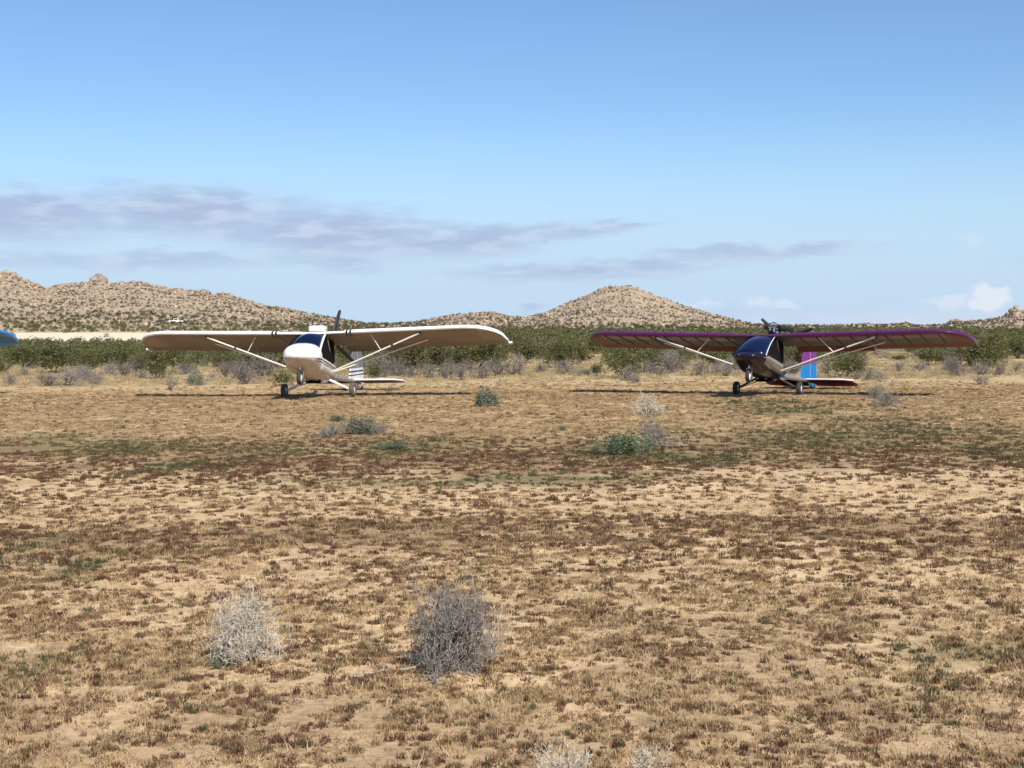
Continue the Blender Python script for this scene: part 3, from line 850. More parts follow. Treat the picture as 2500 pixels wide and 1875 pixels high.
# ------------------------------------------------------------------ field cover
rg = np.random.default_rng(14)
CL = [blades(rg, 38, .045, .034, .0065, .9) for _ in range(4)] + [blades(rg, 30, .03, .046, .006, .6) for _ in range(4)] + [blades(rg, 44, .07, .026, .008, 1.1) for _ in range(2)]
def sample(n, d0, d1, half=.43):
    d = np.sqrt(rg.uniform(d0 ** 2, d1 ** 2, n)); a = rg.uniform(-half, half, n)
    return d * np.sin(a), d * np.cos(a)
def dens(x, y):
    D = y * (1 + .10 * (fbm(x / 3.5, y / 2.0, 31, 3) - .5)) + .6 * (fbm(x / 1.6, y / 3., 33, 2) - .5)
    k = np.interp(D, [3, 7.5, 8.6, 10.6, 11.2, 12.2, 12.7, 14.5, 16.3, 17.2, 20, 22, 24, 37, 38.5, 46], [430, 380, 250, 190, 290, 250, 92, 66, 80, 135, 110, 80, 56, 42, 14, 8])
    cl = fbm(x / .15, y / .15, 91, 3); cl2 = fbm(x / 1.7, y / 1.2, 93, 3)
    return k * (.22 + 1.4 * sst(cl, .40, .58)) * (.75 + .5 * sst(cl2, .35, .62)), D
x, y = sample(620000, 3.6, 44)
area = .43 * (44 ** 2 - 3.6 ** 2)
dn, D = dens(x, y)
kp = rg.uniform(size=len(x)) < dn / (620000 / area) 
# bare sandy spots the photograph shows
for (px, py, wx, wy) in [(2390, 1702, 75, 14), (2080, 1728, 45, 12), (1430, 1164, 60, 4), (1580, 1152, 45, 4), (2060, 1150, 60, 5), (2065, 1008, 32, 4), (60, 1097, 110, 7)]:
    q = G(px, py); sx = wx * q.y / F; sy = wy * q.y ** 2 / 5958
    kp &= (((x - q.x) / sx) ** 2 + ((y - q.y) / sy) ** 2) > 1 + .5 * rg.uniform(size=len(x))
x, y, D = x[kp], y[kp], D[kp]; n = len(x)
gr = green_mask(x, y, D)
cols = np.array([[.12, .058, .034], [.18, .10, .056], [.26, .175, .095], [.40, .28, .155], [.10, .095, .042]])
mixn = fbm(x / .9, y / .9, 95, 3)
w = np.empty(n, int); u = rg.uniform(size=n)
red = np.interp(D, [3, 8, 11, 12.2, 16, 17, 20, 22, 30], [.22, .24, .42, .42, .5, .60, .55, .25, .12])
w[:] = np.where(u < red, 0, np.where(u < red + .22, 1, np.where(u < red + .42, 2, 3)))
w = np.where(rg.uniform(size=n) < gr * .9 + .07, 4, w)
w = np.where((D > 22.5) & (w < 2) & (rg.uniform(size=n) < .8), 3, w)
tn = cols[w] * rg.uniform(.75, 1.25, (n, 1))
s_ = rg.uniform(.65, 1.35, n) * np.interp(D, [4, 8, 12, 20, 40], [.50, .60, .80, 1.05, 1.3])
zs = rg.uniform(.6, 1.3, n) * np.interp(D, [4, 10, 20, 40], [1.15, .95, .75, .7])
print('cover', n)
scatter('ground_cover', 'low brown and green dry plants matted over the sandy field', 'ground cover', np.stack([x, y, hgt(x, y)], 1),
        np.stack([np.zeros(n), np.zeros(n), rg.uniform(0, 6.28, n)], 1), np.stack([s_, s_, s_ * zs], 1), rg.integers(0, len(CL), n), tn, CL, m_cover)
# dry stalks over everything
ST = [blades(rg, 7, .05, .05, .0035, .6) for _ in range(2)] + [blades(rg, 26, .06, .026, .0055, 1.1) for _ in range(4)]
x, y = sample(240000, 3.6, 42)
dn, D = dens(x, y)
kp = rg.uniform(size=len(x)) < np.interp(D, [3, 8, 12, 16, 20, 30, 42], [.55, .50, .38, .05, .22, .22, .12]) * (.35 + 1.1 * sst(fbm(x / .5, y / .5, 57, 3), .4, .6))
x, y, D = x[kp], y[kp], D[kp]; n = len(x)
s_ = rg.uniform(.5, 1.4, n)
tn = np.array([[.44, .31, .165]]) * rg.uniform(.55, 1.25, (n, 1))
scatter('dry_stalks', 'thin straw coloured stalks standing over the low field plants', 'dry grass', np.stack([x, y, hgt(x, y)], 1),
        np.stack([np.zeros(n), np.zeros(n), rg.uniform(0, 6.28, n)], 1), np.stack([s_] * 3, 1), rg.integers(0, 6, n), tn, ST, m_cover)
# pale grass along the scrub edge and between the bushes
GT = [blades(rg, 46, .15, .10, .010, .8) for _ in range(4)]
x, y = sample(60000, 42, 120)
edge = 43.2 + 2.2 * (vn(x / 2.5, x * 0 + 3, 97) - .5) + 1.2 * (vn(x / .7, y * 0, 98) - .5)
kp = (y > edge) & (rg.uniform(size=len(x)) < np.interp(y, [43, 46, 52, 60, 120], [.95, .9, .8, .5, .25]) * (.4 + sst(fbm(x / 3, y / 3, 99, 3), .35, .55) * .6))
x, y = x[kp], y[kp]; n = len(x)
s_ = rg.uniform(.5, 1.3, n) * np.interp(y, [43, 47, 60], [.7, 1, 1])
tn = np.array([[.47, .365, .205]]) * rg.uniform(.65, 1.15, (n, 1))
print('grass', n)
scatter('pale_grass', 'pale dry grass fringe along the edge of the scrub', 'dry grass', np.stack([x, y, hgt(x, y)], 1),
        np.stack([np.zeros(n), np.zeros(n), rg.uniform(0, 6.28, n)], 1), np.stack([s_ * 1.2, s_ * 1.2, s_], 1), rg.integers(0, 4, n), tn, GT, m_cover)

# ------------------------------------------------------------------ aircraft
m_belly_shade = mat('white_belly_shade', (.46, .40, .34), .5, var=.12, vscale=5, coat=.1)  # white hull's lower half, its shade painted in as a darker colour
m_white = mat('white_paint', (.80, .80, .80), .25, coat=.4)
m_wfab = mat('white_wing_cloth', (.80, .79, .78), .5, var=.03, vscale=2, sub=((.30, .22, .15), .06))
m_wshade = mat('white_cloth_under_shade', (.19, .15, .125), .6, var=.10, vscale=1.5)  # underside of the white cloth, shade put into the colour
m_wtip_shade = mat('single_skin_tip_shade', (.24, .195, .16), .6, var=.08, vscale=1.5)  # tip underside: painted shade, paler for light through the single skin
m_black = mat('black_paint', (.012, .012, .014), .35)
m_tyre = mat('rubber', (.035, .032, .03), .85, var=.3, vscale=20)
m_dusty = mat('dusty_rubber', (.10, .08, .065), .9, var=.3, vscale=20)
m_alu = mat('aluminium_tube', (.62, .62, .62), .35, metal=.6)
m_alud = mat('dull_aluminium', (.32, .32, .34), .45, metal=.5)
m_strut = mat('strut_cream', (.72, .68, .58), .4)
m_glass = mat('dark_windshield', (.004, .008, .035), .06, spec=.55, coat=.2, alpha=.94)
m_lexan = mat('side_window', (.14, .20, .24), .08, spec=.8, alpha=.75)
m_int = mat('cockpit_black', (.006, .006, .007), .85, var=.3, spec=.12)
m_seat = mat('seat_cloth', (.03, .03, .035), .8, var=.2)
m_belt = mat('seat_belt', (.45, .45, .47), .7)
m_red = mat('red_cushion', (.22, .04, .05), .8)
m_purp = mat('purple_wing_cloth', (.078, .006, .078), .4, coat=.05)
m_maroon = mat('maroon_cloth', (.12, .015, .03), .4, sub=((.35, .04, .03), .35))
m_greyl = mat('grey_under_cloth', (.085, .095, .09), .5, sub=((.14, .16, .15), .25))
m_rib = mat('dark_rib', (.03, .028, .03), .6)
m_hullp = mat('black_gloss_hull', (.012, .008, .016), .22, coat=.1, spec=.28)
m_chrome = mat('silver_side_panel', (.22, .20, .17), .3, metal=.5)
m_blue = mat('blue_cloth', (.004, .25, .62), .5, spec=.25, sub=((.005, .3, .75), .2))
m_fpurp = mat('violet_fin_cloth', (.22, .035, .27), .5, spec=.25, sub=((.3, .06, .4), .2))
m_navy = mat('navy_stabilizer', (.012, .012, .03), .35)
m_greyfin = mat('grey_fin_cloth', (.15, .145, .155), .5)
m_engine = mat('engine_black', (.02, .02, .022), .4, metal=.3)
m_silver = mat('engine_silver', (.55, .55, .55), .3, metal=.9)
m_bluew = mat('blue_wing_cloth', (.02, .17, .42), .35)
m_bluel = mat('blue_wing_under', (.003, .15, .42), .5, sub=((.005, .16, .45), .25))

UT = [.8, .65, .5, .35, .24, .16, .10, .055, .025, .008, 0]
LT = [.008, .025, .06, .12, .2, .33, .5, .65, .8]
def foil(t, up, th=.13):
    yt = 5 * th * (.2969 * math.sqrt(max(t, 0)) - .126 * t - .3516 * t * t + .2843 * t ** 3 - .1015 * t ** 4)
    cm = .045 * 4 * t * (1 - t)
    return cm + yt if up else cm * .8 - yt * .75

def build_aircraft(name, label, P, loc, rotz, roll, scale):
    root = thing(name, label, 'airplane', loc, (R(roll), 0, R(rotz)), scale=scale)
    th = R(P['pitch']); f = Vector((math.cos(th), 0, math.sin(th))); nn_ = Vector((-math.sin(th), 0, math.cos(th)))
    half = P['half']; c0 = 1.57; LE0 = Vector((.56, 0, P['zle'])); dih = P.get('dih', .022)
    y_r = .80
    def retreat(Y):
        t_ = max(0.0, (abs(Y) - (half - P['tiplen'])) / P['tiplen'])
        t_ = min(t_, 1)
        return c0 * P['tipcut'] * (1 - (1 - t_ ** P['tipexp']) ** (1 / P['tipexp'])) if t_ > 0 else 0.0
    def W(Y, t_, h=None, up=True, sag=1.0):
        rt = retreat(Y); c = c0 - rt
        hh = foil(t_, up) if h is None else h
        return LE0 - f * (rt + t_ * c) + nn_ * (hh * (c ** .75 * c0 ** .25) * sag) + Vector((0, Y, abs(Y) * dih - .25 * (rt / c0) ** 2 * .2))
    def panel(sg, Y0, Y1, ny, mf=None, name_='wing_panel', mats=None, scal=0.0, proud=0.0, par=root, ribs=.42):
        mb = MB(); rings = []
        for i in range(ny + 1):
            Yv = Y0 + (Y1 - Y0) * i / ny
            sag = 1.0
            if scal:
                ph = ((Yv / ribs) % 1.0); sag = 1.0 - scal * math.sin(math.pi * ph)
            ring = [W(sg * Yv, a_, None, True, sag) + nn_ * proud for a_ in UT] + [W(sg * Yv, a_, None, False) - nn_ * proud for a_ in LT]
            if proud: ring = [p_ + (f * proud if 8 <= k_ <= 12 else f * 0) for k_, p_ in enumerate(ring)]
            rings.append(ring)
        if sg < 0: rings = [r_[::-1] for r_ in rings]
        nU = len(UT); tot = nU + len(LT)
        def mfn(i, j):
            jj = j if sg > 0 else (tot - 2 - j)
            if jj < 0: jj = 0
            low = jj >= nU
            tlow = LT[min(max(jj - nU, 0), len(LT) - 1)] if low else 0
            Yv = Y0 + (Y1 - Y0) * (i + .5) / ny
            return mf(Yv, low, tlow) if mf else 0
        mb.loft(rings, closed=True, mf=mfn)
        return mb.build(name_, mats, par, smooth_=True, angle=50)
    for sg in (1, -1):
        tipY = half - P['tipmat']
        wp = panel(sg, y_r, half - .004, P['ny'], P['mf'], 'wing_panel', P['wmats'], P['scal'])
        # centre section, a little thinner
        # control surfaces
        for nm_, ya, yb, droop in (('flap', .55, half * .50, .10), ('aileron', half * .505, half - .10, .03)):
            mb = MB(); rings = []
            for i in range(9):
                Yv = sg * (ya + (yb - ya) * i / 8)
                cc = c0 - retreat(Yv)
                a_ = W(Yv, .806, None, True); b_ = W(Yv, .806, None, False)
                e_ = W(Yv, 1.0, .0) - nn_ * droop * .6
                mid = (a_ + b_) / 2
                rings.append([a_ - nn_ * .004, e_ + nn_ * .006, e_ - nn_ * .006, b_ + nn_ * .004])
            mb.loft(rings); mb.build(nm_, P['cmat'], wp, smooth_=False)
        # tip bow and tip weight
        if P['knob']:
            mb = MB(); e_ = W(sg * (half - .01), .75, .0); mb.lathe_y(e_ + Vector((0, sg * .04, 0)), [(-.05, .001), (-.045, .03), (0, .036), (.045, .03), (.05, .001)], 10)
            mb.build('tip_light', m_white, wp, smooth_=True)
        for Yr in P['ribs']:
            mb = MB()
            pts = [W(sg * Yr, a_, None, False) - nn_ * .003 for a_ in (.06, .12, .2, .33, .5, .65, .79)]
            for p0, p1 in zip(pts[:-1], pts[1:]):
                mb.add([p0 + Vector((0, -.012, 0)), p0 + Vector((0, .012, 0)), p1 + Vector((0, .012, 0)), p1 + Vector((0, -.012, 0)),
                        p0 + Vector((0, -.012, 0)) - nn_ * .012, p0 + Vector((0, .012, 0)) - nn_ * .012, p1 + Vector((0, .012, 0)) - nn_ * .012, p1 + Vector((0, -.012, 0)) - nn_ * .012],
                       [(0, 3, 2, 1), (4, 5, 6, 7), (0, 1, 5, 4), (2, 3, 7, 6), (1, 2, 6, 5), (0, 4, 7, 3)])
            mb.build('rib', m_rib, wp)
        for (ya, yb) in P['stripes']:
            panel(sg, ya, yb, 1, None, 'wing_stripe', [m_black], 0, .004, wp)
    # centre section
    mb = MB(); rings = []
    for i in range(9):
        Yv = -y_r + 2 * y_r * i / 8
        k_ = .80
        rings.append([LE0 - f * (.03 + a_ * 1.45) + nn_ * (foil(a_, True) * c0 * k_) + Vector((0, Yv, abs(Yv) * dih)) for a_ in UT] +
                     [LE0 - f * (.03 + a_ * 1.45) + nn_ * (foil(a_, False) * c0 * k_) + Vector((0, Yv, abs(Yv) * dih)) for a_ in LT])
    mb.loft([r_[::-1] for r_ in rings], mf=lambda i, j: 1 if j <= len(LT) - 2 else 0); mb.build('centre_section', P['centre'], root, smooth_=True)
    # struts
    Ys = P['strutY']; A0 = Vector((.18, .40, .62)); A1 = Vector((-.02, .38, .60))
    for sg in (1, -1):
        m_ = Vector((1, sg, 1)); a0 = Vector((A0.x, sg * A0.y, A0.z)); a1 = Vector((A1.x, sg * A1.y, A1.z))
        b0 = W(sg * Ys, .07, None, False) - nn_ * .03; b1 = W(sg * (Ys + .05), .58, None, False) - nn_ * .01
        mb = MB(); mb.tube(a0, b0, .019, n=10, flat=.75); mb.build('front_strut', m_strut, root, smooth_=True)
        mb = MB(); mb.tube(b0 + Vector((0, 0, -.02)), b0 + nn_ * .05, .022, n=8); mb.box(b0 - Vector((0.02, 0, .03)), (.06, .05, .05)); mb.build('strut_fitting', m_rib, root)
        mb = MB(); mb.tube(a1, b1, .016, n=10, flat=.75); mb.build('rear_strut', m_strut, root, smooth_=True)
        j0 = a0.lerp(b0, .56); j1 = W(sg * 1.42, .12, None, False)
        mb = MB(); mb.tube(j0, j1, .011, n=6); mb.build('jury_strut', m_strut, root)
        j2 = a1.lerp(b1, .56); j3 = W(sg * 1.55, .58, None, False)
        mb = MB(); mb.tube(j2, j3, .010, n=6); mb.tube(j0, j2, .009, n=6); mb.build('rear_jury_strut', m_alud, root)
        mb = MB(); mb.tube(a0.lerp(b0, .68), a0.lerp(b0, .70), .034, n=8); mb.build('strut_clamp', m_rib, root)
    # ---- pod: sections (X, zmid, half width, upper height, lower height)
    S_ = [(1.96, 1.03, .02, .02, .02), (1.945, 1.03, .13, .08, .05), (1.90, 1.03, .23, .14, .09), (1.80, 1.025, .32, .21, .14), (1.66, 1.02, .38, .26, .20), (1.50, 1.01, .415, .30, .28),
          (1.34, 1.0, .43, .325, .35), (1.20, .985, .437, .335, .405), (1.19, .97, .438, .012, .395), (.9, .92, .44, .012, .41), (.6, .865, .435, .012, .41), (.3, .81, .425, .012, .40), (.05, .76, .42, .012, .38), (-.2, .71, .405, .012, .34),
          (-.45, .66, .36, .012, .27), (-.70, .63, .25, .012, .18), (-.90, .61, .12, .012, .10), (-.96, .60, .03, .01, .04)]
    hk = P.get('hood', 1.0); S_ = [(a_, b_, c_, d_ * (hk if d_ > .05 else 1), e_) for a_, b_, c_, d_, e_ in S_]
    XS = [s_[0] for s_ in S_][::-1]
    def sec(Xv):
        return [float(np.interp(Xv, XS, [s_[k_] for s_ in S_][::-1])) for k_ in range(1, 5)]
    def hp(Xv, th_, e=2.5, off=0.0):
        zm, w_, hu, hl = sec(Xv)
        c_, s_ = math.cos(th_), math.sin(th_)
        yy = math.copysign(abs(c_) ** (2 / e), c_) * (w_ + off)
        hgt_ = (hu if s_ > 0 else hl) + off
        z_ = math.copysign(abs(s_) ** (2 / e), s_) * hgt_
        return Vector((Xv, yy, zm + z_))
    NR = 36
    mb = MB(); rings = []
    for s_ in S_:
        rings.append([hp(s_[0], 2 * math.pi * (j - .5) / NR) for j in range(NR)])
    def hmf(i, j):
        aft = i >= 7
        up = 2 * math.pi * j / NR < math.pi - .01 and j > 0
        if aft and up: return 1
        if P['sidemat'] is not None and i >= 5:
            ang = (2 * math.pi * j / NR)
            if ang > math.pi: ang = ang - 2 * math.pi
            if (-.62 < ang <= .05) or ang < -math.pi + .62 or ang > math.pi - .05: return 2
        ang = 2 * math.pi * j / NR
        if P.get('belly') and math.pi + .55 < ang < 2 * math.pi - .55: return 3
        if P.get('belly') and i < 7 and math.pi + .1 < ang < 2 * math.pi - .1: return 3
        return 0
    mb.loft(rings, mf=hmf)
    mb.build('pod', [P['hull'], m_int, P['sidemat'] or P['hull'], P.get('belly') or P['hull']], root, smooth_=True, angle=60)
    # pin stripes on the pod sides
    for (dz, wd) in P['pins']:
        for sg in (1, -1):
            mb = MB(); top = []; bot = []
            for i in range(15):
                Xv = 1.62 - 1.95 * i / 14
                zm, w_, hu, hl = sec(Xv)
                k_ = min(1, i / 5)
                def pt(drop):
                    s_ = -min(.98, (drop) / hl); a_ = abs(s_) ** (2.5 / 2)
                    th_ = -math.asin(min(1, a_))
                    v_ = hp(Xv, th_, off=.004)
                    return Vector((v_.x, sg * v_.y, v_.z))
                top.append(pt(dz)); bot.append(pt(dz + wd * (.3 + .7 * k_)))
            vs = top + bot
            mb.add(vs, [(i, i + 1, 16 + i, 15 + i) for i in range(14)]); mb.build('pin_stripe', P['pinmat'], root)
    # windshield
    bz = P['wbase']; rows = 9; cols_ = 13; mb = MB(); grid = []
    top_z = P['zle'] + .01
    for i in range(rows):
        for j in range(cols_):
            s_ = -1 + 2 * j / (cols_ - 1); v = i / (rows - 1)
            B = Vector((bz[0] + bz[1] * s_ * s_, .425 * s_, bz[2] - bz[3] * abs(s_) ** 2.2)); T = Vector((.50 - .04 * s_ * s_, .315 * s_, top_z - .03 * s_ * s_))
            p_ = B.lerp(T, v) + Vector((.5, 0, .85)) * (.085 * math.sin(math.pi * v) * (1 - .5 * s_ * s_))
            grid.append(p_)
    mb.add(grid, [(i * cols_ + j, i * cols_ + j + 1, (i + 1) * cols_ + j + 1, (i + 1) * cols_ + j) for i in range(rows - 1) for j in range(cols_ - 1)])
    ws = mb.build('windshield', m_glass, root, smooth_=True)
    sd = ws.modifiers.new('thickness', 'SOLIDIFY'); sd.thickness = .004
    for sg in (1, -1):
        jj = cols_ - 1 if sg > 0 else 0
        edge_ = [grid[i * cols_ + jj] for i in range(rows)]
        mb = MB(); mb.path([e_ + Vector((0, sg * .008, 0)) for e_ in edge_], P['postr'], 8); mb.build('windshield_post', P['postmat'] if sg > 0 else m_int, root, smooth_=True)
        # black sheet across the open cockpit side, standing in for its shade
        a_ = edge_[0] + Vector((0, sg * .004, -.01)); b_ = edge_[-1] + Vector((-.02, sg * .0, -.02)); zs_ = lambda X_: sec(X_)[0] + .012
        wy = lambda X_: sg * (sec(X_)[1] - .02)
        poly = [a_, Vector((.9, wy(.9), zs_(.9))), Vector((.5, wy(.5), zs_(.5))), Vector((.12, wy(.12), zs_(.12))), Vector((-.12, sg * .385, .86)), Vector((-.20, sg * .36, top_z - .22)), Vector((-.05, sg * .355, top_z - .14)), b_]
        poly2 = [p_ - Vector((0, sg * .012, 0)) for p_ in poly]
        npz = len(poly)
        mb = MB(); mb.add(poly + poly2, [tuple(range(npz)), tuple(range(npz, 2 * npz))[::-1]] + [(i, (i + 1) % npz, npz + (i + 1) % npz, npz + i) for i in range(npz)])
        dr = mb.build('door', P['door'], root)
        mb = MB(); mb.path(poly[:1] + poly[1:4] + poly[4:], .009, 6); mb.build('door_frame', P['dframe'], dr)
        # rear side window
        g2 = []
        for i in range(7):
            v = i / 6
            for j in range(5):
                u_ = j / 4; Xb = -.08 - .52 * u_; Xt = -.20 - .42 * u_
                zb_ = sec(Xb)[0] + .01; B = Vector((Xb, sg * (sec(Xb)[1] - .01), zb_)); T = Vector((Xt, sg * (.34 - .10 * u_), zb_ + .36 - .10 * u_ * u_))
                g2.append(B.lerp(T, v) + Vector((0, sg * .03 * math.sin(math.pi * v), 0)))
        mb = MB(); mb.add(g2, [(i * 5 + j, i * 5 + j + 1, (i + 1) * 5 + j + 1, (i + 1) * 5 + j) for i in range(6) for j in range(4)])
        mb.build('rear_side_window', m_lexan, root, smooth_=True)
        # wing root support tubes
        mb = MB(); mb.tube((-.15, sg * .30, .72), (-.35, sg * .30, P['zle'] - .32), .016); mb.tube((.12, sg * .38, .82), (.42, sg * .36, P['zle'] - .1), .014); mb.build('cabin_tube', P['tube'], root)
        mb = MB(); mb.box((.30, sg * .17, .80), (.42, .28, .10)); mb.box((.02, sg * .17, 1.02), (.09, .28, .48), ry=-.18); mb.build('seat', m_seat, root, bevel=.02)
        mb = MB(); mb.box((.075, sg * .10, 1.05), (.012, .035, .34), ry=-.18); mb.box((.075, sg * .24, 1.05), (.012, .035, .34), ry=-.18); mb.build('seat_belt', m_belt, root)
    mb = MB(); mb.box((1.02, 0, 1.04), (.05, .70, .20), ry=.1); mb.build('instrument_panel', m_int, root, bevel=.01)
    mb = MB(); mb.tube((.62, 0, .85), (.68, 0, 1.12), .012); mb.build('control_stick', m_alud, root)
    if P['red']:
        mb = MB(); mb.lathe_y((.45, .30, 1.06), [(-.07, .002), (-.06, .06), (0, .085), (.06, .06), (.07, .002)], 12); mb.build('headset', m_red, root, smooth_=True)
    # rear bulkhead fairing
    mb = MB(); rings = []
    for Xv, w_, z0, z1 in ((-.10, .33, .72, top_z - .18), (-.35, .30, .68, top_z - .28), (-.60, .22, .66, top_z - .44), (-.78, .12, .64, top_z - .66)):
        rings.append([(Xv, w_ * math.cos(a_) , (z0 + z1) / 2 + (z1 - z0) / 2 * math.sin(a_)) for a_ in [2 * math.pi * k_ / 16 for k_ in range(16)]])
    mb.loft(rings); mb.build('rear_bulkhead', P['rear'], root, smooth_=True)
    if P['fairing'] is not None:
        for sg in (1, -1):
            mb = MB(); rings = []
            for i in range(6):
                Xv = .0 - .55 * i / 5
                rings.append([Vector((v_.x, sg * v_.y, v_.z)) for v_ in [hp(Xv, a_, off=.006) for a_ in (-.02, -.2, -.45, -.8)]])
            mb.loft(rings, closed=False); mb.build('pod_rear_panel', P['fairing'], root, smooth_=True)
    # ---- landing gear
    r_w = .17; tk = P['track'] / 2
    for sg in (1, -1):
        mb = MB(); mb.tube((.05, sg * .26, .43), (0.0, sg * (tk - .05), r_w), .030, .026, n=10, flat=.6); mb.build('gear_leg', P['gear'], root, smooth_=True)
        mb = MB(); mb.tube((-.35, sg * .12, .42), (0.0, sg * (tk - .08), r_w), .012, n=6); mb.build('drag_strut', m_alud, root)
        mb = MB(); mb.lathe_y((0, sg * tk, r_w), [(-.055, .095), (-.062, .12), (-.055, .150), (-.03, .167), (0, .170), (.03, .167), (.055, .150), (.062, .12), (.055, .095), (-.055, .095)], 32)
        wh = mb.build('wheel', P['tyre'], root, smooth_=True)
        mb = MB(); mb.lathe_y((0, sg * tk, r_w), [(-.05, .001), (-.05, .05), (-.035, .096), (.035, .096), (.05, .05), (.05, .001)], 20); mb.build('rim', m_white, wh, smooth_=True)
        mb = MB(); mb.tube((0, sg * (tk - .09), r_w), (0, sg * (tk + .062), r_w), .018); mb.build('axle', m_alud, wh)
    nx_, nz_ = 1.60, .52
    mb = MB()
    mb.tube((nx_ - .06, 0, .84), (nx_ - .02, 0, .71), .026)
    mb.build('nose_leg', m_white, root)
    mb = MB()
    for q in (-.07, .07): mb.tube((nx_ - .03, q, .71), (nx_ - .01, q, nz_), .009)
    mb.tube((nx_ - .03, -.075, .71), (nx_ - .03, .075, .71), .014); mb.tube((nx_, -.078, nz_), (nx_, .078, nz_), .010)
    mb.build('nose_fork', m_alud, root)
    mb = MB(); mb.lathe_y((nx_, 0, nz_), [(-.04, .09), (-.05, .12), (-.045, .148), (-.02, .163), (.02, .163), (.045, .148), (.05, .12), (.04, .09), (-.04, .09)], 28)
    nw = mb.build('nose_wheel', m_tyre, root, smooth_=True)
    mb = MB(); mb.lathe_y((nx_, 0, nz_), [(-.045, .001), (-.045, .05), (-.03, .091), (.03, .091), (.045, .05), (.045, .001)], 18); mb.build('rim', m_white, nw, smooth_=True)
    # ---- underside bits
    mb = MB(); mb.box((.30, -.03, .42), (.22, .34, .15)); rad = mb.build('radiator', m_int, root, bevel=.01)
    mb = MB(); mb.tube((.38, -.14, .44), (.44, -.14, .44), .03); mb.tube((.38, .08, .44), (.44, .08, .44), .03); mb.build('radiator_cap', m_alud, rad)
    mb = MB(); mb.box((.10, .12, .40), (.34, .20, .12)); mb.build('belly_step', P['hull'], root, bevel=.02)
    # ---- boom and tail
    bm0 = Vector((-.15, 0, .52)); bm1 = Vector((-4.35, 0, .20))
    mb = MB(); mb.tube(bm0, bm1, .062, .05, n=16); mb.build('tail_boom', m_alud, root, smooth_=True)
    mb = MB(); mb.tube((-.9, .0, P['zle'] - .38), (-.75, 0, .50), .02); mb.tube((-.35, .12, P['zle'] - .30), (-.6, 0, .50), .016); mb.tube((-.35, -.12, P['zle'] - .30), (-.6, 0, .50), .016); mb.build('boom_brace', m_alud, root)
    zt = .29; sp = 1.24
    tf = R(P.get('tailp', 7.0))
    for sg in (1, -1):
        def stab(x0, x1, y_, t0=.022):
            return [Vector((x0, sg * y_, zt + (x0 + 3.55) * math.tan(tf) + .0)), Vector((x0 - .03, sg * y_, zt + (x0 + 3.55) * math.tan(tf) + t0)),
                    Vector((x1, sg * y_, zt + (x1 + 3.55) * math.tan(tf) + .008)), Vector((x1, sg * y_, zt + (x1 + 3.55) * math.tan(tf) - .008)), Vector((x0 - .03, sg * y_, zt + (x0 + 3.55) * math.tan(tf) - t0))]
        for nm_, xa, xb, mt_ in (('stabilizer', 0, -.5, P['stab']), ('elevator', -.505, -.95, P['stab2'])):
            mb = MB()
            if nm_ == 'stabilizer': rr_ = [stab(-3.50, -4.05, .03), stab(-3.52, -4.05, .7), stab(-3.60, -4.05, sp - .18), stab(-3.85, -4.05, sp)]
            else: rr_ = [stab(-4.055, -4.5, .09, .014), stab(-4.055, -4.52, .7, .014), stab(-4.055, -4.5, sp - .14, .014), stab(-4.055, -4.40, sp + .03, .014)]
            if sg < 0: rr_ = [q_[::-1] for q_ in rr_]
            mb.loft(rr_, mf=(lambda i, j: 0 if (j in (0, 1) if sg > 0 else j in (2, 3)) else 1)); mb.build(nm_, [mt_, P.get('under', mt_)], root)
        mb = MB(); mb.path([Vector((-3.49, sg * .03, zt + .004)), Vector((-3.51, sg * .7, zt + .002)), Vector((-3.59, sg * (sp - .18), zt - .004)), Vector((-3.85, sg * (sp + .02), zt - .035))], .019, 8)
        mb.build('leading_edge_tube', P['letube'], root, smooth_=True)
    # fin: outline quads with bands of colour
    fz = P['finz']; mb = MB(); th_f = .022
    def finx(z_):
        k_ = (z_ - .25) / (fz - .25)
        return -2.98 - .42 * k_ - (.12 * max(0, (k_ - .86) / .14) ** 2)
    zl = P['finbands'](fz)
    rows_ = []
    for (z0, z1, mi_) in zl:
        for q in range(2):
            za, zb2 = z0 + (z1 - z0) * q / 2, z0 + (z1 - z0) * (q + 1) / 2
            vs = []
            for z_ in (za, zb2):
                vs += [(finx(z_), 0, z_), (finx(z_) - .08, th_f, z_), (-3.98, th_f, z_), (-3.98, -th_f, z_), (finx(z_) - .08, -th_f, z_)]
            mb.add(vs, [(0, 1, 6, 5), (1, 2, 7, 6), (2, 3, 8, 7), (3, 4, 9, 8), (4, 0, 5, 9), (4, 3, 2, 1, 0), (5, 6, 7, 8, 9)], mi_)
    mb.build('fin', P['finmats'], root)
    mb = MB()
    for (z0, z1, mi_) in [(.02, .235, P['rudlow'])] + zl:
        for q in range(2):
            za, zb2 = z0 + (z1 - z0) * q / 2, z0 + (z1 - z0) * (q + 1) / 2
            vs = []
            for z_ in (za, zb2):
                k_ = (z_ - .25) / (fz - .25)
                xr = -4.72 + (.03 * k_) + (.18 * max(0, (k_ - .8) / .2) ** 2) + (.2 * max(0, (-k_) / .27))
                vs += [(-4.02, .016, z_), (xr, .005, z_), (xr, -.005, z_), (-4.02, -.016, z_)]
            mb.add(vs, [(0, 1, 5, 4), (1, 2, 6, 5), (2, 3, 7, 6), (3, 0, 4, 7), (3, 2, 1, 0), (4, 5, 6, 7)], mi_)
    mb.build('rudder', P['finmats'], root)
    mb = MB(); mb.tube((-4.0, 0, .05), (-4.0, 0, fz - .01), .020); mb.build('rudder_post', P['letube'], root, smooth_=True)
    mb = MB(); mb.tube((-4.3, 0, .20), (-4.45, 0, .06), .012); mb.lathe_y((-4.48, 0, .06), [(-.025, .001), (-.025, .05), (0, .06), (.025, .05), (.025, .001)], 14); mb.build('tail_wheel', m_tyre, root)
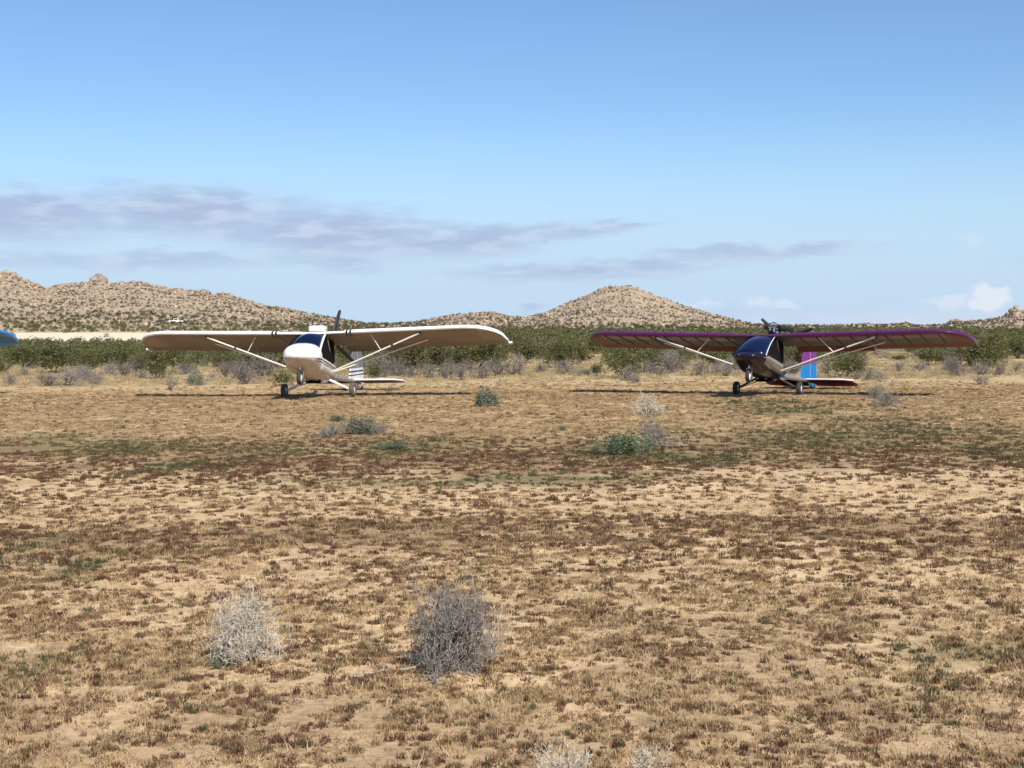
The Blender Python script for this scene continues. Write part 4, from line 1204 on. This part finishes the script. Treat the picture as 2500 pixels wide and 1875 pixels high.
    for sg in (1, -1):
        mb = MB(); mb.tube((-3.95, sg * .7, zt - .04), (-4.0, 0, fz * .8), .002, n=4); mb.build('bracing_wire', m_rib, root)
    # ---- engine and propeller
    hub = Vector((-1.32, 0, P['hubz']))
    mb = MB()
    mb.box((-.72, 0, P['hubz'] + .02), (.50, .26, .22), ry=th); mb.box((-.70, 0, P['hubz'] + .16), (.34, .16, .14), ry=th)
    mb.tube((-.95, 0, hub.z - .01), (-1.28, 0, hub.z), .06, .04)
    en = mb.build('engine', m_engine, root, bevel=.015)
    if P['exposed']:
        ez = P['hubz'] + .22
        for k_, xx in enumerate((-.56, -.80)):
            mb = MB(); mb.tube((xx, 0, ez - .08), (xx, 0, ez + .12), .075, .07, n=14); mb.build('cylinder_head', m_engine, en, smooth_=True)
            mb = MB(); mb.tube((xx, .05, ez + .02), (xx - .02, .17, ez + .02), .028, n=10); mb.tube((xx, -.05, ez + .03), (xx, -.16, ez + .05), .025, n=8); mb.build('engine_port', m_silver, en)
            mb = MB(); mb.tube((xx, 0, ez + .12), (xx, 0, ez + .17), .016, n=6); mb.build('spark_plug', m_silver, en)
        mb = MB(); mb.path([(-.5, .16, ez + .04), (-.62, .26, ez + .02), (-.9, .36, ez + .0), (-1.12, .30, ez - .03)], .065, 10); mb.build('exhaust', m_engine, en, smooth_=True)
        mb = MB(); mb.tube((-.50, -.2, ez + .06), (-.62, -.2, ez + .06), .06, n=12); mb.tube((-.76, -.2, ez + .07), (-.86, -.2, ez + .07), .055, n=12); mb.build('air_filter', m_engine, en)
        mb = MB(); mb.box((-.66, -.02, ez - .03), (.30, .30, .05)); mb.box((-.62, .06, ez + .0), (.08, .16, .14)); mb.build('engine_mount', m_engine, en)
        mb = MB(); mb.box((-.43, .04, ez + .0), (.03, .05, .10)); mb.box((-.43, -.06, ez + .02), (.03, .04, .07)); mb.box((-.42, .0, ez + .075), (.03, .20, .02)); mb.tube((-.45, .12, ez - .06), (-.42, .12, ez - .06), .035); mb.build('intake_manifold', m_silver, en)
        mb = MB(); mb.path([(-.45, -.1, ez - .02), (-.5, -.12, ez + .16), (-.7, -.05, ez + .2), (-.9, .04, ez + .12)], .012, 6); mb.build('fuel_hose', m_engine, en)
    else:
        mb = MB(); zb_ = P['zle'] + .12
        rr_ = []
        for Xv, w_, h0, h1 in ((.14, .15, -.05, .035), (.11, .175, -.065, .065), (-.05, .19, -.085, .075), (-.28, .185, -.12, .06), (-.34, .15, -.12, .03)):
            cz = (h0 + h1) / 2; hh_ = (h1 - h0) / 2
            rr_.append([(Xv, w_ * math.copysign(abs(math.cos(a_)) ** .25, math.cos(a_)), zb_ + cz + hh_ * math.copysign(abs(math.sin(a_)) ** .35, math.sin(a_))) for a_ in [2 * math.pi * (k_ + .5) / 20 for k_ in range(20)]])
        mb.loft(rr_); mb.build('roof_tank', m_white, root, smooth_=True, angle=50)
        mb = MB(); mb.tube((-.02, 0, zb_ + .07), (-.02, 0, zb_ + .11), .03); mb.tube((-.02, .0, zb_ + .11), (-.02, 0, zb_ + .15), .006); mb.build('tank_cap', m_rib, root)
        mb = MB(); mb.tube((-.1, -.1, zb_ - .08), (-.1, -.1, zb_ - .16), .02); mb.tube((.05, .1, zb_ - .06), (.05, .1, zb_ - .13), .02); mb.build('tank_mount', m_alud, root)
    mb = MB(); mb.tube(hub + f * .03, hub - f * .09, .055, .05, n=14); hb = mb.build('propeller_hub', m_silver if P['exposed'] else m_engine, root)
    for k_ in range(3):
        ang = R(P['prop'] + 120 * k_); dv = Vector((0, math.cos(ang), 0)) + nn_ * math.sin(ang)
        tv = (Vector((0, -math.sin(ang), 0)) + nn_ * math.cos(ang))
        mb = MB(); rr_ = []
        for q, (s_, c_, tw) in enumerate(((.05, .05, 50), (.14, .085, 42), (.3, .105, 30), (.5, .10, 22), (.7, .085, 16), (.80, .07, 13), (.82, .055, 12))):
            cd = tv * math.cos(R(tw)) + f * math.sin(R(tw)); td = cd.cross(dv)
            ce = hub - f * .04 + dv * s_
            rr_.append([ce + cd * (c_ / 2), ce + td * .009, ce - cd * (c_ / 2), ce - td * .009])
        mb.loft(rr_); bl = mb.build('propeller_blade', m_black, root)
        if P['exposed']:
            mb = MB(); mb.tube(hub - f * .04 + dv * .05, hub - f * .04 + dv * .13, .035, n=10); mb.build('blade_clamp', m_white if k_ != 2 else m_silver, bl)
    # ---- tip trim and misc
    mb = MB(); mb.tube((.5, .18, P['zle'] + .02), (.45, .18, P['zle'] - .2), .01); mb.build('compass_mount', m_alud, root)
    mb = MB(); mb.tube((1.9, -.12, 1.05), (2.03, -.12, 1.06), .006); mb.build('pitot_tube', m_alu, root)
    return root

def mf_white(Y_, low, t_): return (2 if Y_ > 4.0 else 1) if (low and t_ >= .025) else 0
def fb_white(fz): return [(.25, .40, 0), (.40, .435, 1), (.435, .49, 0), (.49, .535, 1), (.535, .60, 0), (.60, fz, 2)]
def fb_purple(fz): return [(.25, .68, 0), (.68, fz, 1)]
PW = dict(pitch=15.5, half=4.57, zle=1.54, tiplen=1.0, tipcut=.86, tipexp=2.2, tipmat=.9, ny=44, mf=mf_white, wmats=[m_wfab, m_wshade, m_wtip_shade], scal=0.0, cmat=[m_wshade], knob=True, ribs=[], stripes=[(.84, .885), (.93, .975)],
          centre=[m_wfab, m_wshade], strutY=2.62, sidemat=None, hull=m_white, belly=m_belly_shade, pins=[(.045, .03), (.105, .022)], pinmat=m_black, wbase=(1.13, .42, 1.335, .36), postr=.026, postmat=m_white, door=m_int, dframe=m_rib, tube=m_alud,
          red=True, rear=m_int, fairing=None, track=1.70, gear=m_white, tyre=m_dusty, stab=m_wfab, stab2=m_wfab, under=m_wshade, letube=m_white, finz=1.08, finbands=fb_white, finmats=[m_white, m_black, m_greyfin], rudlow=0, hubz=1.36, exposed=False, prop=77)
def mf_purple(Y_, low, t_):
    if Y_ > 4.42: return 2 if (low) else 0
    return 1 if (low and t_ >= .30) else 0
PP = dict(PW); PP.update(pitch=14, half=5.02, zle=1.50, mf=mf_purple, wmats=[m_purp, m_greyl, m_maroon], scal=.10, cmat=[m_maroon], knob=False, ribs=[.95 + .42 * i for i in range(9)], stripes=[], ny=60,
          tiplen=.85, tipcut=.66, tipexp=2.0, centre=[m_purp, m_greyl], strutY=2.85, sidemat=m_chrome, hull=m_hullp, belly=None, pins=[(.03, .014)], pinmat=m_white, hood=.38, wbase=(1.70, -.12, 1.12, .08), postr=.011, postmat=m_white, door=m_int, dframe=m_alu, red=False, rear=m_int, fairing=m_blue,
          track=1.66, gear=m_black, tyre=m_tyre, stab=m_navy, stab2=m_maroon, under=m_maroon, finz=1.30, finbands=fb_purple, finmats=[m_blue, m_fpurp], rudlow=0, letube=m_white, tailp=13.0, exposed=True, hubz=1.43, prop=18.5)
PB = dict(PP); 
def mf_blue(Y_, low, t_): return 1 if low and t_ > .12 else 0
PB.update(mf=mf_blue, wmats=[m_bluew, m_bluel], cmat=[m_bluew], centre=[m_bluew, m_bluel], finmats=[m_blue, m_white], stab=m_bluew, stab2=m_bluew, under=m_bluew, ribs=[], fairing=m_blue, knob=False, tipcut=.58, tiplen=.7, pitch=17, zle=1.60)

w0 = G(778, 969.5)
build_aircraft('parked_airplane', 'white high wing light aircraft with black stripes, nose up on its tail', PW, w0, -90 - 7.6, 1.15, 1.0)
p0 = G(1874.5, 964.0)
build_aircraft('parked_airplane', 'light aircraft with purple wings, black pod and blue violet fin', PP, p0, -90 - 26.5, .45, .915)
b0 = G(-421, 968)
build_aircraft('parked_airplane', 'blue winged light aircraft mostly outside the left edge of the view', PB, b0, -90 + 8, 1.7, .93)

# ------------------------------------------------------------------ shrubs standing in the field
def grown_bush(name, px, py, hpx, wpx, label, mt, seed, nstem=18, r=.0045, steps=6, kids=2, depth=2, crook=.45, spread=1.5, lift=.1, sides=3, extra=0):
    p = G(px, py); s_ = p.y / F
    rng = np.random.default_rng(seed)
    sg, tp = grow(rng, nstem, hpx * s_, spread, r, steps, .2, kids, depth, crook, lift)
    H, W_ = hpx * s_, wpx * s_
    k = fit([sg[:, 3:6]], H, W_); sg[:, :3] *= k; sg[:, 3:6] *= k
    if extra:
        tt_ = sg[rng.integers(0, len(sg), extra), 3:6]
        dd_ = rng.normal(size=(extra, 3)) + np.array([0, 0, .35]); dd_ /= np.linalg.norm(dd_, axis=1, keepdims=True)
        q_ = tt_ + dd_ * (H * rng.uniform(.03, .13, extra))[:, None]; q_[:, 2] = np.maximum(q_[:, 2], .004)
        sg = np.vstack([sg, np.hstack([tt_, q_, np.full((extra, 1), .0014), np.full((extra, 1), .0008)])])
    v, f = tubes(sg, sides)
    o = link(name, mesh_np(name, v, [f], [mt])); o.location = p
    return tag(o, label, 'bush')
grown_bush('dry_bush', 603, 1612, 180, 188, 'pale bleached dry bush of curly twigs in the left foreground', m_paletwig, 1, nstem=14, r=.0042, crook=.85, depth=2, kids=3, steps=5, extra=1500)
grown_bush('dry_bush', 1098, 1630, 210, 205, 'dense grey leafless bush in the middle of the foreground', m_greytwig2, 2, nstem=24, r=.0055, crook=.60, depth=2, kids=3, steps=5, lift=.10, spread=1.2, extra=3000)
grown_bush('thin_dry_bush', 1000, 1622, 130, 120, 'sparse thin grey twigs just left of the dense grey bush', m_greytwig2, 3, nstem=4, r=.0036, crook=.45, depth=2, kids=1)
grown_bush('thin_dry_bush', 1195, 1600, 165, 140, 'sparse pale twigs reaching out just right of the dense grey bush', m_paletwig, 4, nstem=3, r=.0032, crook=.40, depth=1, kids=2)
grown_bush('dry_bush', 1385, 1905, 105, 150, 'white bare twigs cut by the bottom edge of the picture', m_paletwig, 5, nstem=8, r=.0042, crook=.40, depth=2, kids=2, spread=1.1)
grown_bush('dry_bush', 1570, 1905, 92, 120, 'second white bare twigs at the bottom edge, right of the larger ones', m_paletwig, 6, nstem=6, r=.0038, crook=.40, depth=2, kids=2, spread=1.1)
grown_bush('dry_bush', 1015, 1885, 60, 60, 'single curved white stalk at the bottom edge left of centre', m_paletwig, 7, nstem=2, r=.0024, crook=.3, depth=1, kids=1)
grown_bush('pale_dry_bush', 1583, 1013, 52, 76, 'round cream coloured dry bush on short trunk left of the purple aircraft', m_paletwig, 8, nstem=14, r=.010, crook=.45, depth=2, kids=2, spread=1.6)
grown_bush('dead_bush', 1600, 1092, 74, 95, 'tangled dark grey dead bush behind the green clump', m_greytwig2, 9, nstem=16, r=.006, crook=.45, depth=2, kids=2, spread=1.5)
grown_bush('dead_bush', 1655, 1090, 30, 40, 'small white forked twig beside the tangled grey bush', m_paletwig, 10, nstem=3, r=.008, crook=.4, depth=1, kids=1)
grown_bush('dead_bush', 2165, 993, 46, 70, 'grey green wispy bush in the field below the purple wing', m_greytwig, 11, nstem=16, r=.007, crook=.3, depth=2, kids=2, spread=1.2)
grown_bush('dead_bush', 415, 952, 40, 56, 'bare tan bush of forked branches at the field edge under the white wing tip', m_greytwig, 12, nstem=12, r=.009, crook=.3, depth=2, kids=1, spread=1.6)
grown_bush('dead_bush', 800, 1070, 36, 56, 'low grey twiggy bush just left of the green one near the white aircraft', m_greytwig2, 13, nstem=16, r=.006, crook=.45, depth=2, kids=2, spread=1.8)
grown_bush('dead_bush', 925, 1058, 26, 46, 'low lilac grey twigs at the right side of the green clump', m_greytwig2, 14, nstem=14, r=.005, crook=.45, depth=2, kids=2, spread=1.8)
grown_bush('dead_bush', 1412, 998, 18, 12, 'tiny bleached loop of dry twig left of the cream bush', m_paletwig, 15, nstem=3, r=.007, crook=.6, depth=1, kids=1)
grown_bush('dead_bush', 945, 960, 26, 40, 'small dark dead plant on the field under the white tail', m_stem, 16, nstem=6, r=.008, crook=.35, depth=1, kids=2)
def leafy(name, px, py, hpx, wpx, label, mt, seed, n=1500, leaf=.05):
    p = G(px, py); s_ = p.y / F
    a, b_ = sage_mesh(seed, mt, leaf, n)
    rt = thing(name, label, 'bush', p); rt.scale = (wpx * s_, wpx * s_, hpx * s_)
    tag(link('stems', a, rt), kind='stuff'); tag(link('foliage', b_, rt), kind='stuff')
leafy('green_bush', 1189, 992, 44, 68, 'small rounded grey green bush alone in the field between the aircraft', m_leaf2, 31, 1500, .07)
leafy('green_bush', 878, 1060, 42, 92, 'spreading grey green bush in the field below the white aircraft', m_leaf2, 32, 2000, .06)
leafy('green_bush', 822, 1029, 18, 44, 'tiny green bush behind the grey twiggy one below the white aircraft', m_leafg, 33, 700, .08)
leafy('green_bush', 1518, 1108, 56, 125, 'fresh green leafy clump in the field left of the tangled grey bush', m_leafg, 34, 2400, .055)
leafy('green_bush', 1372, 1052, 14, 22, 'tiny pale green plant in the field left of the fresh green clump', m_leafg, 35, 300, .10)
leafy('green_bush', 2140, 975, 34, 40, 'grey green leafy bush beside the wispy one below the purple wing', m_leaf2, 36, 800, .07)
leafy('green_bush', 478, 941, 36, 50, 'rounded blue green bush at the field edge under the left half of the white wing', m_leaf2, 37, 1000, .07)
leafy('green_plant', 545, 1628, 24, 80, 'small dark green plant at the left foot of the bleached bush', m_leafg, 38, 260, .12)
leafy('green_plant', 960, 1098, 22, 90, 'low green leaves spread in front of the grey green bush', m_leafg, 39, 500, .09)
# fallen branches
def branch(px, py, ln, rz, r, label, seed, bend=.25):
    p = G(px, py); rng = np.random.default_rng(seed); mb = MB()
    def run(q, d, L, r_, lev):
        k = 6
        for i in range(k):
            d = (d + Vector((rng.normal() * bend, rng.normal() * bend, rng.normal() * bend * .4))).normalized()
            q2 = q + d * (L / k); q2.z = max(r_ * .6, min(q2.z, .06))
            mb.tube(q, q2, r_, r_ * .88, n=7); q = q2; r_ *= .88
            if lev == 0 and i in (1, 3, 4): run(q.copy(), (d + Vector((rng.normal(), rng.normal(), .2))).normalized(), L * .35, r_ * .6, 1)
    run(Vector((0, 0, r)), Vector((math.cos(rz), math.sin(rz), 0)), ln, r, 0)
    o = mb.build('fallen_branch', m_wood, smooth_=True); o.location = p
    tag(o, label, 'branch')
branch(975, 1640, .28, .15, .009, 'pale weathered branch lying left of the dense grey bush', 1)
branch(860, 1655, .26, .05, .008, 'twisted brown branch on the ground farthest left of the grey bush', 2, .35)
branch(1075, 1650, .22, 2.9, .008, 'bleached branch at the foot of the dense grey bush', 3, .3)
branch(1130, 1655, .12, -.2, .005, 'short pale stick right in front of the dense grey bush', 4)
branch(1090, 1628, .16, -.6, .009, 'arched root of the dense grey bush resting on sand', 5, .5)
branch(2465, 1312, .14, .6, .003, 'thin white stick at the far right of the field', 6)
branch(2010, 1150, .35, .1, .005, 'thin pale stick on bare sand in the right middle of the field', 7)

# ------------------------------------------------------------------ pickup on the hill road
def truck():
    u = 431; y = 492; x = (u - 1250) / F * y
    for k in range(200):
        zt_ = EYE + (HZ - 795.5) * y / F
        if hz(x, y) >= zt_: break
        y += .5; x = (u - 1250) / F * y
    m_tr = mat('white_truck_paint', (.75, .75, .74), .35); m_wn = mat('truck_glass', (.02, .025, .03), .1)
    rt = thing('pickup_truck', 'distant white pickup truck on the slope of the left hill', 'truck', (x, y, hz(x, y) + .1), (0, 0, R(4)), scale=.95)
    mb = MB()
    prof = [(-2.4, .45), (-2.45, .95), (-1.0, 1.0), (-.95, 1.02), (.9, 1.0), (1.0, .98), (2.2, .90), (2.4, .75), (2.4, .45)]
    mb.loft([[(a_, -.85, b_) for a_, b_ in prof], [(a_, -.9, b_) for a_, b_ in prof], [(a_, .9, b_) for a_, b_ in prof]]); mb.build('body', m_tr, rt, bevel=.05)
    mb = MB(); cp = [(-.9, 1.0), (-.75, 1.6), (.45, 1.62), (1.05, 1.0)]
    mb.loft([[(a_, -.8, b_) for a_, b_ in cp], [(a_ * .97, -.7, b_ + .001) for a_, b_ in cp], [(a_ * .97, .7, b_ + .001) for a_, b_ in cp], [(a_, .8, b_) for a_, b_ in cp]]); cb = mb.build('cab', m_tr, rt, bevel=.04)
    for sg in (-1, 1):
        mb = MB(); w_ = [(-.68, 1.08), (-.6, 1.5), (.38, 1.52), (.85, 1.08)]
        mb.add([(a_, sg * .815, b_) for a_, b_ in w_] + [(a_, sg * .79, b_) for a_, b_ in w_], [(0, 1, 2, 3), (7, 6, 5, 4), (0, 4, 5, 1), (1, 5, 6, 2), (2, 6, 7, 3), (3, 7, 4, 0)]); mb.build('side_window', m_wn, cb)
        for xx in (-1.5, 1.55):
            mb = MB(); mb.lathe_y((xx, sg * .8, .38), [(-.12, .001), (-.12, .34), (-.08, .38), (.08, .38), (.12, .34), (.12, .001)], 18); mb.build('wheel', m_tyre, rt)
    for sg in (-1, 1):
        mb = MB(); mb.box((2.38, sg * .65, .75), (.06, .3, .16)); mb.build('headlight', m_silver, rt)
    mb = MB(); mb.box((2.45, 0, .52), (.1, 1.7, .18)); mb.box((-2.47, 0, .52), (.1, 1.7, .16)); mb.build('bumper', m_silver, rt)
truck()
print('DONE objects', len(bpy.data.objects))
